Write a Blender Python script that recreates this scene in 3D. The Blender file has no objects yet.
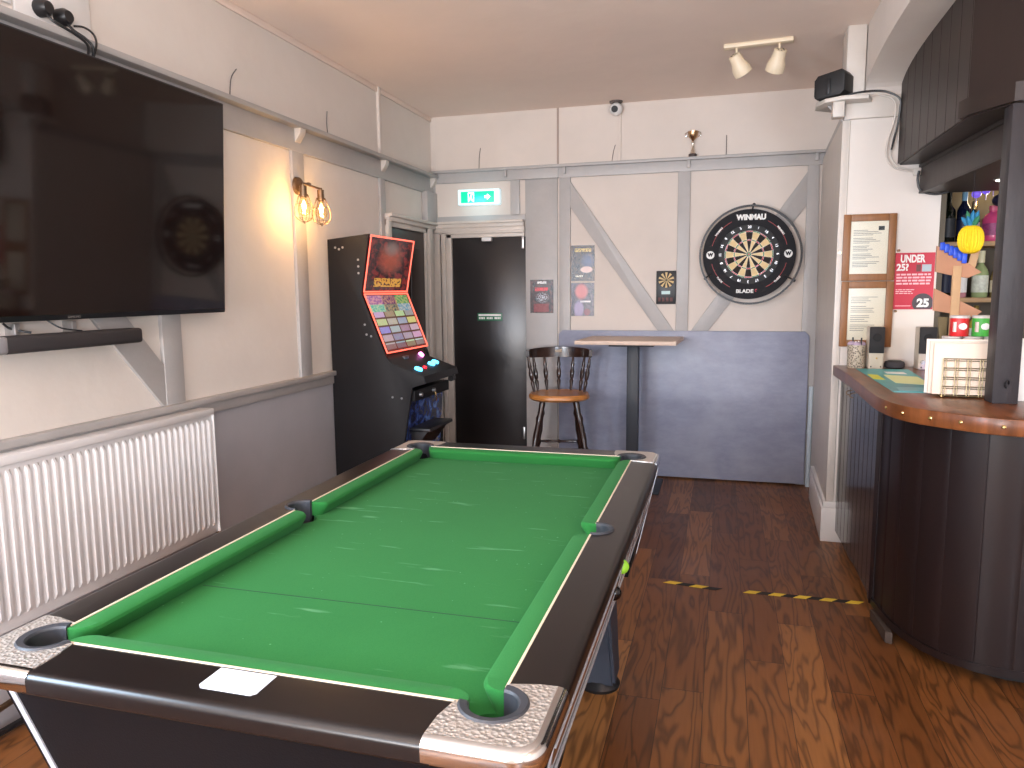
import bpy, bmesh, math, random
from mathutils import Vector, Matrix
random.seed(7)
R = math.radians
PI = math.pi
C = bpy.context.scene.collection
sc = bpy.context.scene

# ---------------------------------------------------------------- camera
yaw, pitch, roll, FPX = -0.278885600, 0.125775046, -0.00925923345, 742.6
fw = Vector((math.sin(yaw)*math.cos(pitch), math.cos(yaw)*math.cos(pitch), -math.sin(pitch)))
rt = fw.cross(Vector((0, 0, 1))).normalized()
up = rt.cross(fw)
rt2 = rt*math.cos(roll) + up*math.sin(roll)
up2 = -rt*math.sin(roll) + up*math.cos(roll)
cd = bpy.data.cameras.new('camera')
cam = bpy.data.objects.new('camera', cd)
C.objects.link(cam)
M3 = Matrix((rt2, up2, -fw)).transposed()
cam.matrix_world = Matrix.Translation((0, 0, 1.47)) @ M3.to_4x4()
cd.sensor_width = 36
cd.lens = FPX/1024*36
cd.clip_start = 0.05
sc.camera = cam

# ---------------------------------------------------------------- light and exposure
w = bpy.data.worlds.new('world')
sc.world = w
w.use_nodes = True
w.node_tree.nodes['Background'].inputs[0].default_value = (0.75, 0.85, 1.0, 1)
w.node_tree.nodes['Background'].inputs[1].default_value = 1.2
sc.view_settings.view_transform = 'Standard'
sc.view_settings.look = 'None'
sc.view_settings.gamma = 1
sc.view_settings.use_curve_mapping = False
sc.view_settings.exposure = 0.12


def area(name, loc, rot, sx, sy, power, col):
    l = bpy.data.lights.new(name, 'AREA')
    l.shape = 'RECTANGLE'
    l.size = sx
    l.size_y = sy
    l.energy = power
    l.color = col
    o = bpy.data.objects.new(name, l)
    C.objects.link(o)
    o.location = loc
    o.rotation_euler = rot
    return o


def point(name, loc, power, col, rad=0.03):
    l = bpy.data.lights.new(name, 'POINT')
    l.energy = power
    l.color = col
    l.shadow_soft_size = rad
    o = bpy.data.objects.new(name, l)
    C.objects.link(o)
    o.location = loc
    return o


DAY = (0.62, 0.80, 1.0)
WARM = (1.0, 0.72, 0.45)
# daylight through the two windows of the front wall and the one by the far side of the bar
area('window_light', (-1.45, -2.66, 1.65), (R(90), 0, 0), 1.4, 1.4, 76, DAY)
area('window_light', (1.7, -2.66, 1.65), (R(90), 0, 0), 1.4, 1.4, 92, DAY)
area('window_light', (-2.36, 0.1, 1.7), (0, R(-90), 0), 1.1, 0.7, 110, DAY)
# upward fill added at the front windows to brighten the ceiling
area('added_upward_fill_light', (-1.45, -2.64, 1.15), (R(152), 0, 0), 1.4, 0.5, 250, (1.0, 0.92, 0.87))
area('added_upward_fill_light', (1.7, -2.64, 1.15), (R(152), 0, 0), 1.4, 0.5, 90, (1.0, 0.92, 0.87))
# two warm fills added out of view for the ceiling; no lamps hang there
for lx, ly, e in ((-1.1, 0.1, 4), (1.3, 0.4, 10)):
    point('added_warm_fill_light', (lx, ly, 2.22), e, WARM, 0.12)

# ---------------------------------------------------------------- materials
MATS = {}


def srgb(r, g, b):
    f = lambda c: (c/255/12.92) if c/255 <= 0.04045 else ((c/255+0.055)/1.055)**2.4
    return (f(r), f(g), f(b), 1)


def nm(name):
    m = bpy.data.materials.new(name)
    m.use_nodes = True
    nt = m.node_tree
    return m, nt, nt.nodes['Principled BSDF']


def N(nt, t, **kw):
    n = nt.nodes.new(t)
    for k, v in kw.items():
        if k == 'ins':
            for a, b in v.items():
                n.inputs[a].default_value = b
        else:
            setattr(n, k, v)
    return n


def math_(nt, op, a, b=None, c=None):
    n = N(nt, 'ShaderNodeMath', operation=op)
    for i, v in enumerate((a, b, c)):
        if v is None:
            continue
        if isinstance(v, (int, float)):
            n.inputs[i].default_value = v
        else:
            nt.links.new(v, n.inputs[i])
    return n.outputs[0]


def ramp(nt, fac, stops, interp='LINEAR'):
    n = N(nt, 'ShaderNodeValToRGB')
    n.color_ramp.interpolation = interp
    e = n.color_ramp.elements
    while len(e) < len(stops):
        e.new(0.5)
    for i, (p, c) in enumerate(stops):
        e[i].position = p
        e[i].color = c if len(c) == 4 else (*c, 1)
    nt.links.new(fac, n.inputs[0])
    return n.outputs[0]


def mixc(nt, fac, a, b, mode='MIX'):
    n = N(nt, 'ShaderNodeMix', data_type='RGBA', blend_type=mode)
    for i, v in ((0, fac), (6, a), (7, b)):
        if isinstance(v, (int, float, tuple)):
            n.inputs[i].default_value = v
        else:
            nt.links.new(v, n.inputs[i])
    return n.outputs[2]


def mat(name, col, rough=0.5, metal=0.0, var=0.0, vs=8.0, bump=0.0, bs=60.0, spec=0.5, emit=None, es=1.0, coat=0.0, stretch=(1, 1, 1), trans=0.0, dist=0.01):
    if name in MATS:
        return MATS[name]
    m, nt, b = nm(name)
    b.inputs['Roughness'].default_value = rough
    b.inputs['Metallic'].default_value = metal
    b.inputs['Specular IOR Level'].default_value = spec
    b.inputs['Coat Weight'].default_value = coat
    b.inputs['Transmission Weight'].default_value = trans
    tc = N(nt, 'ShaderNodeTexCoord')
    mp = N(nt, 'ShaderNodeMapping')
    mp.inputs['Scale'].default_value = stretch
    nt.links.new(tc.outputs['Object'], mp.inputs[0])
    no = N(nt, 'ShaderNodeTexNoise', ins={'Scale': vs, 'Detail': 6.0, 'Roughness': 0.6})
    nt.links.new(mp.outputs[0], no.inputs[0])
    lo = tuple(max(0, c*(1-var)) for c in col[:3]) + (1,)
    hi = tuple(min(1, c*(1+var)) for c in col[:3]) + (1,)
    nt.links.new(ramp(nt, no.outputs[0], [(0.3, lo), (0.7, hi)]), b.inputs['Base Color'])
    if bump:
        n2 = N(nt, 'ShaderNodeTexNoise', ins={'Scale': bs, 'Detail': 4.0})
        nt.links.new(mp.outputs[0], n2.inputs[0])
        bp = N(nt, 'ShaderNodeBump', ins={'Strength': bump, 'Distance': dist})
        nt.links.new(n2.outputs[0], bp.inputs['Height'])
        nt.links.new(bp.outputs[0], b.inputs['Normal'])
    if emit:
        b.inputs['Emission Color'].default_value = emit
        b.inputs['Emission Strength'].default_value = es
    MATS[name] = m
    return m


plaster = mat('plaster', srgb(222, 213, 205), 0.75, var=0.04, vs=2.0, bump=0.35, bs=6, dist=0.012)
upper_plaster = mat('upper_plaster', srgb(216, 205, 196), 0.8, var=0.05, vs=2.0, bump=0.15, bs=7, dist=0.008)
ceil_m = mat('ceiling_paint', srgb(242, 224, 212), 0.8, var=0.04, vs=1.2, bump=0.25, bs=7)
grey = mat('grey_paint', srgb(176, 172, 170), 0.42, var=0.06, vs=5, bump=0.15, bs=30)
greylow = mat('grey_gloss_paint', srgb(172, 170, 174), 0.3, var=0.05, vs=3, bump=0.15, bs=12)
white_gloss = mat('white_gloss', srgb(226, 224, 222), 0.35, var=0.02)
trimw = mat('cream_paint', srgb(206, 197, 188), 0.4, var=0.04)
black = mat('black_plastic', srgb(24, 24, 27), 0.4)
black_matte = mat('black_matte', srgb(16, 15, 16), 0.7, bump=0.1)
rubber = mat('pocket_rubber', srgb(52, 54, 60), 0.5, var=0.1)
chrome = mat('chrome', (0.75, 0.74, 0.73, 1), 0.12, 1.0)
steel = mat('brushed_steel', (0.55, 0.55, 0.56, 1), 0.32, 1.0, var=0.1, vs=40)
brass = mat('brass', (0.75, 0.55, 0.25, 1), 0.25, 1.0)
bronze = mat('aged_bronze', (0.20, 0.13, 0.08, 1), 0.4, 0.9, var=0.3, vs=30)
laminate = mat('black_laminate', srgb(22, 16, 15), 0.28, var=0.1, vs=30, spec=0.4)
tbody = mat('table_body_black', srgb(11, 11, 15), 0.5, spec=0.2, var=0.08, bump=0.1, bs=250)
darkpaint = mat('dark_brown_paint', srgb(44, 34, 31), 0.42, spec=0.35, var=0.10, vs=4, bump=0.12, bs=14, stretch=(1, 1, 0.25))
darkpaint2 = mat('bar_front_paint', srgb(30, 21, 21), 0.3, spec=0.35, var=0.08, vs=3, bump=0.08, bs=8, stretch=(1, 1, 0.25))
post_m = mat('post_paint', srgb(50, 46, 48), 0.45, spec=0.3, var=0.15, vs=10, bump=0.4, bs=22, stretch=(1, 1, 0.3))
door_m = mat('door_paint', srgb(40, 37, 38), 0.28, var=0.08, vs=4, bump=0.05, bs=20)
door_brown = mat('brown_door_paint', srgb(44, 30, 26), 0.4, var=0.1)
screenoff = mat('tv_screen_glass', srgb(26, 17, 15), 0.06, spec=0.45)
paperw = mat('paper', srgb(232, 226, 214), 0.7, var=0.02)
ink = mat('ink', srgb(30, 30, 32), 0.7)
greyink = mat('grey_ink', srgb(120, 112, 108), 0.8)
frame_wood = mat('frame_wood', srgb(140, 92, 52), 0.45, var=0.15, vs=10, stretch=(6, 6, 0.6))
copper_wood = mat('bar_top_wood', srgb(112, 64, 34), 0.3, var=0.45, vs=5, stretch=(6, 1.2, 1), spec=0.35)
beech = mat('table_top_wood', srgb(206, 182, 164), 0.45, var=0.12, vs=8, stretch=(1.5, 14, 1))
seatwood = mat('seat_wood', srgb(186, 122, 62), 0.35, var=0.2, vs=6, stretch=(1, 8, 1), coat=0.3)
darkwood = mat('dark_turned_wood', srgb(46, 27, 20), 0.28, var=0.3, vs=12, coat=0.4)
powder = mat('black_powder_coat', srgb(38, 42, 50), 0.5)
cardb = mat('cardboard', srgb(186, 136, 106), 0.8, var=0.08, vs=6)
plyw = mat('pale_wood', srgb(196, 158, 118), 0.7, var=0.1, vs=8)
beige = mat('leaflet_card', srgb(226, 206, 186), 0.7, var=0.02)
white_m = mat('white_print', srgb(238, 236, 232), 0.5)
redm = mat('red_print', srgb(196, 44, 66), 0.5)
orangem = mat('orange_print', srgb(226, 120, 34), 0.45)
greenm = mat('green_print', srgb(70, 168, 66), 0.45)
redtub = mat('red_tub', srgb(206, 36, 40), 0.4)
teal = mat('teal_print', srgb(76, 168, 172), 0.4, var=0.12, vs=10)
yellowp = mat('yellow_print', srgb(216, 214, 60), 0.5)
palep = mat('pale_print', srgb(226, 232, 170), 0.5)
pineapple_y = mat('yellow_tissue', srgb(246, 206, 24), 0.7, var=0.12, vs=20, bump=0.3, bs=120)
pineapple_b = mat('blue_tissue', srgb(34, 122, 168), 0.7, var=0.15)
led_red = mat('red_led', srgb(120, 20, 14), 0.4, emit=(1.0, 0.13, 0.08, 1), es=2.2)
led_cyan = mat('cyan_led', srgb(60, 200, 255), 0.3, emit=(0.10, 0.55, 1.0, 1), es=4)
led_pink = mat('pink_led', srgb(255, 120, 220), 0.3, emit=(1.0, 0.25, 0.75, 1), es=4)
led_redb = mat('red_button_led', srgb(200, 20, 30), 0.3, emit=(0.9, 0.02, 0.05, 1), es=1.2)
led_blue = mat('blue_led', srgb(60, 80, 255), 0.3, emit=(0.10, 0.15, 1.0, 1), es=12)
led_yellow = mat('yellow_lit_strip', srgb(255, 220, 60), 0.4, emit=(1.0, 0.75, 0.15, 1), es=3)
downlight_m = mat('downlight_lens', srgb(255, 255, 255), 0.4, emit=(1.0, 0.95, 0.85, 1), es=6)
lamp_cream = mat('cream_lamp_enamel', srgb(226, 208, 180), 0.4)
purple = mat('purple_glass', srgb(110, 84, 230), 0.2, emit=(0.25, 0.15, 0.9, 1), es=0.5)
filament = mat('filament', srgb(255, 220, 150), 0.4, emit=(1.0, 0.62, 0.22, 1), es=60)
hazard_y = mat('hazard_yellow', srgb(226, 196, 60), 0.6, var=0.1, vs=60)
hazard_k = mat('hazard_black', srgb(24, 22, 20), 0.6)


def glass_mat(name, col, rough=0.03):
    m, nt, b = nm(name)
    b.inputs['Base Color'].default_value = col
    b.inputs['Roughness'].default_value = rough
    b.inputs['Transmission Weight'].default_value = 1.0
    b.inputs['IOR'].default_value = 1.35
    return m




def thin_glass(name, tint, refl):
    m = bpy.data.materials.new(name)
    m.use_nodes = True
    nt = m.node_tree
    nt.nodes.remove(nt.nodes['Principled BSDF'])
    tr = N(nt, 'ShaderNodeBsdfTransparent')
    tr.inputs[0].default_value = tint
    gl = N(nt, 'ShaderNodeBsdfGlossy')
    gl.inputs['Roughness'].default_value = 0.2
    mx = N(nt, 'ShaderNodeMixShader')
    mx.inputs[0].default_value = refl
    nt.links.new(tr.outputs[0], mx.inputs[1])
    nt.links.new(gl.outputs[0], mx.inputs[2])
    nt.links.new(mx.outputs[0], nt.nodes['Material Output'].inputs[0])
    return m


clear_glass = thin_glass('clear_glass', (0.97, 0.98, 0.97, 1), 0.010)
amber_glass = thin_glass('amber_bulb_glass', (1.0, 0.93, 0.78, 1), 0.08)
darkbottle = mat('dark_green_glass', srgb(12, 20, 14), 0.08)
bluebottle = mat('dark_blue_glass', srgb(14, 22, 48), 0.08)
pinkbottle = mat('pink_glass', srgb(196, 70, 116), 0.12, var=0.1, emit=(0.5, 0.08, 0.2, 1), es=0.05)
pearbottle = mat('pale_green_glass', srgb(150, 168, 120), 0.08, var=0.1)


def radiator_mat():
    return mat('radiator_enamel', srgb(222, 220, 220), 0.35)


def floor_mat():
    m, nt, b = nm('oak_floor')
    tc = N(nt, 'ShaderNodeTexCoord')
    se = N(nt, 'ShaderNodeSeparateXYZ')
    nt.links.new(tc.outputs['Object'], se.inputs[0])
    X, Y = se.outputs[0], se.outputs[1]
    xs = math_(nt, 'DIVIDE', math_(nt, 'ADD', X, 0.041+0.15*40), 0.15)
    ix = math_(nt, 'FLOOR', xs)
    fx = math_(nt, 'FRACT', xs)
    wn = N(nt, 'ShaderNodeTexWhiteNoise', noise_dimensions='1D')
    nt.links.new(ix, wn.inputs['W'])
    ys = math_(nt, 'ADD', math_(nt, 'DIVIDE', Y, 1.15), math_(nt, 'MULTIPLY', wn.outputs[0], 7.3))
    iy = math_(nt, 'FLOOR', ys)
    fy = math_(nt, 'FRACT', ys)
    cb = N(nt, 'ShaderNodeCombineXYZ')
    nt.links.new(ix, cb.inputs[0])
    nt.links.new(iy, cb.inputs[1])
    w2 = N(nt, 'ShaderNodeTexWhiteNoise', noise_dimensions='3D')
    nt.links.new(cb.outputs[0], w2.inputs[0])
    rnd = w2.outputs[0]
    # stretched coordinates, different in each plank
    cx = N(nt, 'ShaderNodeCombineXYZ')
    nt.links.new(math_(nt, 'MULTIPLY', X, 7.0), cx.inputs[0])
    nt.links.new(math_(nt, 'MULTIPLY', Y, 0.9), cx.inputs[1])
    nt.links.new(math_(nt, 'MULTIPLY', rnd, 37.0), cx.inputs[2])
    n1 = N(nt, 'ShaderNodeTexNoise', ins={'Scale': 1.0, 'Detail': 3.0, 'Roughness': 0.5, 'Distortion': 0.4})
    nt.links.new(cx.outputs[0], n1.inputs[0])
    rings = math_(nt, 'SINE', math_(nt, 'MULTIPLY', n1.outputs[0], 75.0))
    cx2 = N(nt, 'ShaderNodeCombineXYZ')
    nt.links.new(math_(nt, 'MULTIPLY', X, 110.0), cx2.inputs[0])
    nt.links.new(math_(nt, 'MULTIPLY', Y, 5.0), cx2.inputs[1])
    nt.links.new(math_(nt, 'MULTIPLY', rnd, 11.0), cx2.inputs[2])
    n2 = N(nt, 'ShaderNodeTexNoise', ins={'Scale': 1.0, 'Detail': 3.0})
    nt.links.new(cx2.outputs[0], n2.inputs[0])
    n3 = N(nt, 'ShaderNodeTexNoise', ins={'Scale': 2.2, 'Detail': 4.0})
    nt.links.new(tc.outputs['Object'], n3.inputs[0])
    base = ramp(nt, rnd, [(0.0, srgb(104, 62, 30)), (0.35, srgb(120, 73, 36)), (0.7, srgb(134, 84, 43)), (0.92, srgb(152, 100, 54)), (1.0, srgb(182, 128, 74))])
    g = math_(nt, 'ADD', math_(nt, 'MULTIPLY', math_(nt, 'POWER', math_(nt, 'ADD', math_(nt, 'MULTIPLY', rings, 0.5), 0.5), 3.0), 0.55), math_(nt, 'MULTIPLY', n2.outputs[0], 0.35))
    c1 = mixc(nt, math_(nt, 'MULTIPLY', g, 0.85), base, srgb(36, 18, 10))
    wear = ramp(nt, n3.outputs[0], [(0.52, (0, 0, 0)), (0.72, (1, 1, 1))])
    c2 = mixc(nt, math_(nt, 'MULTIPLY', wear, 0.22), c1, srgb(132, 92, 64))
    ex = math_(nt, 'LESS_THAN', fx, 0.018)
    ey = math_(nt, 'LESS_THAN', fy, 0.0028)
    seam = math_(nt, 'MAXIMUM', ex, ey)
    c3 = mixc(nt, math_(nt, 'MULTIPLY', seam, 0.75), c2, srgb(24, 13, 9))
    b.inputs['Specular IOR Level'].default_value = 0.3
    nt.links.new(c3, b.inputs['Base Color'])
    nt.links.new(math_(nt, 'ADD', math_(nt, 'MULTIPLY', n3.outputs[0], 0.3), 0.22), b.inputs['Roughness'])
    bp = N(nt, 'ShaderNodeBump', ins={'Strength': 0.35, 'Distance': 0.004})
    nt.links.new(math_(nt, 'SUBTRACT', math_(nt, 'MULTIPLY', g, -0.4), seam), bp.inputs['Height'])
    nt.links.new(bp.outputs[0], b.inputs['Normal'])
    return m


def felt_mat(marks=True):
    m, nt, b = nm('green_felt' if marks else 'cushion_felt')
    tc = N(nt, 'ShaderNodeTexCoord')
    n1 = N(nt, 'ShaderNodeTexNoise', ins={'Scale': 500.0, 'Detail': 2.0})
    n2 = N(nt, 'ShaderNodeTexNoise', ins={'Scale': 3.0, 'Detail': 5.0})
    for n in (n1, n2):
        nt.links.new(tc.outputs['Object'], n.inputs[0])
    c = mixc(nt, n2.outputs[0], srgb(24, 92, 38), srgb(36, 108, 50))
    c = mixc(nt, math_(nt, 'MULTIPLY', n1.outputs[0], 0.3), c, srgb(70, 142, 76))
    if marks:
        # chalk spots and streaks on the cloth
        vo = N(nt, 'ShaderNodeTexVoronoi', ins={'Scale': 26.0})
        nt.links.new(tc.outputs['Object'], vo.inputs[0])
        n3 = N(nt, 'ShaderNodeTexNoise', ins={'Scale': 1.6, 'Detail': 2.0})
        nt.links.new(tc.outputs['Object'], n3.inputs[0])
        spot = math_(nt, 'LESS_THAN', vo.outputs['Distance'], math_(nt, 'MULTIPLY', n3.outputs[0], 0.13))
        mp = N(nt, 'ShaderNodeMapping')
        mp.inputs['Rotation'].default_value = (0, 0, 0.9)
        mp.inputs['Scale'].default_value = (5, 32, 5)
        nt.links.new(tc.outputs['Object'], mp.inputs[0])
        n4 = N(nt, 'ShaderNodeTexNoise', ins={'Scale': 1.0, 'Detail': 4.0})
        nt.links.new(mp.outputs[0], n4.inputs[0])
        st = ramp(nt, n4.outputs[0], [(0.64, (0, 0, 0)), (0.78, (1, 1, 1))])
        k = math_(nt, 'MAXIMUM', math_(nt, 'MULTIPLY', spot, 0.22), math_(nt, 'MULTIPLY', st, 0.3))
        c = mixc(nt, k, c, srgb(150, 205, 165))
    nt.links.new(c, b.inputs['Base Color'])
    b.inputs['Roughness'].default_value = 0.95
    b.inputs['Specular IOR Level'].default_value = 0.15
    b.inputs['Sheen Weight'].default_value = 0.08
    b.inputs['Sheen Tint'].default_value = (0.5, 1, 0.6, 1)
    bp = N(nt, 'ShaderNodeBump', ins={'Strength': 0.1, 'Distance': 0.002})
    nt.links.new(n1.outputs[0], bp.inputs['Height'])
    nt.links.new(bp.outputs[0], b.inputs['Normal'])
    return m


def hammered_mat():
    m, nt, b = nm('hammered_metal')
    tc = N(nt, 'ShaderNodeTexCoord')
    vo = N(nt, 'ShaderNodeTexVoronoi', ins={'Scale': 130.0})
    nt.links.new(tc.outputs['Object'], vo.inputs[0])
    bp = N(nt, 'ShaderNodeBump', ins={'Strength': 0.8, 'Distance': 0.004})
    nt.links.new(vo.outputs['Distance'], bp.inputs['Height'])
    nt.links.new(bp.outputs[0], b.inputs['Normal'])
    b.inputs['Base Color'].default_value = (0.70, 0.66, 0.62, 1)
    b.inputs['Metallic'].default_value = 0.85
    b.inputs['Roughness'].default_value = 0.38
    return m


def sheet_mat():
    m, nt, b = nm('scuffed_grey_sheet')
    tc = N(nt, 'ShaderNodeTexCoord')
    mp = N(nt, 'ShaderNodeMapping')
    mp.inputs['Scale'].default_value = (1, 1, 2.2)
    nt.links.new(tc.outputs['Object'], mp.inputs[0])
    n1 = N(nt, 'ShaderNodeTexNoise', ins={'Scale': 5.0, 'Detail': 8.0, 'Roughness': 0.7})
    n2 = N(nt, 'ShaderNodeTexNoise', ins={'Scale': 2.0, 'Detail': 4.0, 'Distortion': 1.0})
    nt.links.new(mp.outputs[0], n1.inputs[0])
    nt.links.new(tc.outputs['Object'], n2.inputs[0])
    c = ramp(nt, n1.outputs[0], [(0.3, srgb(132, 137, 158)), (0.7, srgb(154, 158, 178))])
    c = mixc(nt, math_(nt, 'MULTIPLY', ramp(nt, n2.outputs[0], [(0.45, (0, 0, 0)), (0.7, (1, 1, 1))]), 0.3), c, srgb(176, 178, 190))
    nt.links.new(c, b.inputs['Base Color'])
    b.inputs['Roughness'].default_value = 0.4
    return m


def uvmat(name, kind):
    """printed or lit picture, drawn with nodes over the UVs of its card"""
    m, nt, b = nm(name)
    uv = N(nt, 'ShaderNodeUVMap')
    se = N(nt, 'ShaderNodeSeparateXYZ')
    nt.links.new(uv.outputs[0], se.inputs[0])
    U, V = se.outputs[0], se.outputs[1]
    b.inputs['Roughness'].default_value = 0.25

    def cells(nx, ny, seed):
        cb = N(nt, 'ShaderNodeCombineXYZ')
        nt.links.new(math_(nt, 'FLOOR', math_(nt, 'MULTIPLY', U, nx)), cb.inputs[0])
        nt.links.new(math_(nt, 'FLOOR', math_(nt, 'MULTIPLY', V, ny)), cb.inputs[1])
        cb.inputs[2].default_value = seed
        wn = N(nt, 'ShaderNodeTexWhiteNoise', noise_dimensions='3D')
        nt.links.new(cb.outputs[0], wn.inputs[0])
        return wn

    def band(src, a, c):
        return math_(nt, 'MULTIPLY', math_(nt, 'GREATER_THAN', src, a), math_(nt, 'LESS_THAN', src, c))

    def blob(cu, cv, ru, rv):
        du = math_(nt, 'DIVIDE', math_(nt, 'SUBTRACT', U, cu), ru)
        dv = math_(nt, 'DIVIDE', math_(nt, 'SUBTRACT', V, cv), rv)
        d = math_(nt, 'ADD', math_(nt, 'MULTIPLY', du, du), math_(nt, 'MULTIPLY', dv, dv))
        return math_(nt, 'MAXIMUM', math_(nt, 'SUBTRACT', 1.0, d), 0.0)

    no = N(nt, 'ShaderNodeTexNoise', ins={'Scale': 9.0, 'Detail': 6.0, 'Distortion': 0.8})
    nt.links.new(uv.outputs[0], no.inputs[0])
    n2 = N(nt, 'ShaderNodeTexNoise', ins={'Scale': 22.0, 'Detail': 5.0})
    nt.links.new(uv.outputs[0], n2.inputs[0])
    if kind == 'marquee':
        c = ramp(nt, no.outputs[0], [(0.35, srgb(26, 12, 16)), (0.5, srgb(74, 26, 30)), (0.62, srgb(150, 42, 34)), (0.75, srgb(90, 40, 60))])
        c = mixc(nt, math_(nt, 'MULTIPLY', blob(0.5, 0.62, 0.34, 0.34), 0.75), c, srgb(196, 96, 70))
        c = mixc(nt, math_(nt, 'MULTIPLY', blob(0.5, 0.82, 0.2, 0.16), 0.6), c, srgb(130, 130, 124))
        gold = math_(nt, 'MULTIPLY', math_(nt, 'MULTIPLY', band(V, 0.07, 0.24), band(U, 0.18, 0.84)), math_(nt, 'GREATER_THAN', n2.outputs[0], 0.44))
        c = mixc(nt, gold, c, srgb(246, 176, 70))
        nt.links.new(c, b.inputs['Emission Color'])
        b.inputs['Emission Strength'].default_value = 0.62
        b.inputs['Base Color'].default_value = (0.02, 0.02, 0.02, 1)
        b.inputs['Roughness'].default_value = 0.12
    elif kind == 'menu':
        wn = cells(4, 7, 3.0)
        big = cells(3, 2.4, 9.0)
        c = mixc(nt, 0.3, wn.outputs[1], n2.outputs[1])
        c = mixc(nt, 0.25, c, srgb(206, 170, 130))
        c = mixc(nt, math_(nt, 'GREATER_THAN', V, 0.70), c, mixc(nt, 0.55, big.outputs[1], ramp(nt, n2.outputs[0], [(0.4, srgb(60, 30, 24)), (0.6, srgb(226, 170, 90))])))
        fu = math_(nt, 'FRACT', math_(nt, 'MULTIPLY', U, 4))
        fv = math_(nt, 'FRACT', math_(nt, 'MULTIPLY', V, 7))
        gap = math_(nt, 'MAXIMUM', math_(nt, 'LESS_THAN', fu, 0.10), math_(nt, 'LESS_THAN', fv, 0.22))
        gap = math_(nt, 'MULTIPLY', gap, math_(nt, 'LESS_THAN', V, 0.70))
        c = mixc(nt, gap, c, srgb(96, 60, 46))
        c = mixc(nt, math_(nt, 'MULTIPLY', math_(nt, 'LESS_THAN', V, 0.12), 0.7), c, srgb(120, 24, 18))
        nt.links.new(c, b.inputs['Emission Color'])
        b.inputs['Emission Strength'].default_value = 0.8
        b.inputs['Base Color'].default_value = (0.02, 0.02, 0.02, 1)
        b.inputs['Roughness'].default_value = 0.12
    elif kind.startswith('poster'):
        k = int(kind[-1])
        base = [(srgb(30, 28, 30), srgb(96, 60, 56)), (srgb(26, 22, 30), srgb(88, 62, 38)), (srgb(26, 22, 38), srgb(88, 66, 84))][k]
        c = ramp(nt, no.outputs[0], [(0.38, base[0]), (0.65, base[1])])
        if k == 0:
            txt = math_(nt, 'GREATER_THAN', n2.outputs[0], 0.43)
            c = mixc(nt, math_(nt, 'MULTIPLY', math_(nt, 'MULTIPLY', band(V, 0.88, 0.95), band(U, 0.3, 0.7)), txt), c, srgb(226, 222, 220))
            c = mixc(nt, math_(nt, 'MULTIPLY', math_(nt, 'MULTIPLY', band(V, 0.66, 0.77), band(U, 0.2, 0.76)), txt), c, srgb(214, 44, 54))
            c = mixc(nt, math_(nt, 'MULTIPLY', blob(0.52, 0.46, 0.32, 0.18), math_(nt, 'GREATER_THAN', n2.outputs[0], 0.5)), c, srgb(196, 196, 204))
            c = mixc(nt, math_(nt, 'MULTIPLY', math_(nt, 'MULTIPLY', band(V, 0.04, 0.28), band(U, 0.15, 0.8)), 0.45), c, srgb(176, 46, 50))
        elif k == 1:
            txt = math_(nt, 'GREATER_THAN', n2.outputs[0], 0.44)
            c = mixc(nt, math_(nt, 'MULTIPLY', math_(nt, 'MULTIPLY', band(V, 0.82, 0.92), band(U, 0.15, 0.85)), txt), c, srgb(206, 176, 90))
            c = mixc(nt, math_(nt, 'MULTIPLY', blob(0.72, 0.56, 0.34, 0.24), 0.8), c, srgb(84, 96, 134))
            c = mixc(nt, math_(nt, 'MINIMUM', math_(nt, 'MULTIPLY', blob(0.66, 0.32, 0.28, 0.10), 3.0), 1.0), c, srgb(214, 180, 170))
            c = mixc(nt, math_(nt, 'MULTIPLY', math_(nt, 'MULTIPLY', band(V, 0.11, 0.16), band(U, 0.2, 0.5)), txt), c, srgb(226, 222, 200))
        else:
            c = mixc(nt, math_(nt, 'MINIMUM', math_(nt, 'MULTIPLY', blob(0.45, 0.74, 0.32, 0.26), 1.6), 0.9), c, srgb(206, 96, 90))
            c = mixc(nt, math_(nt, 'MINIMUM', math_(nt, 'MULTIPLY', blob(0.34, 0.2, 0.24, 0.3), 1.2), 0.7), c, srgb(170, 150, 190))
            c = mixc(nt, math_(nt, 'MULTIPLY', math_(nt, 'MULTIPLY', band(V, 0.41, 0.46), band(U, 0.4, 0.85)), 0.8), c, srgb(222, 216, 220))
            c = mixc(nt, math_(nt, 'MINIMUM', math_(nt, 'MULTIPLY', blob(0.7, 0.12, 0.16, 0.12), 1.5), 0.8), c, srgb(130, 30, 40))
        nt.links.new(c, b.inputs['Base Color'])
    elif kind == 'coin':
        c = ramp(nt, no.outputs[0], [(0.4, srgb(16, 22, 60)), (0.55, srgb(40, 62, 130)), (0.68, srgb(90, 130, 200))])
        nt.links.new(c, b.inputs['Base Color'])
        b.inputs['Roughness'].default_value = 0.12
    return m


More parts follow.
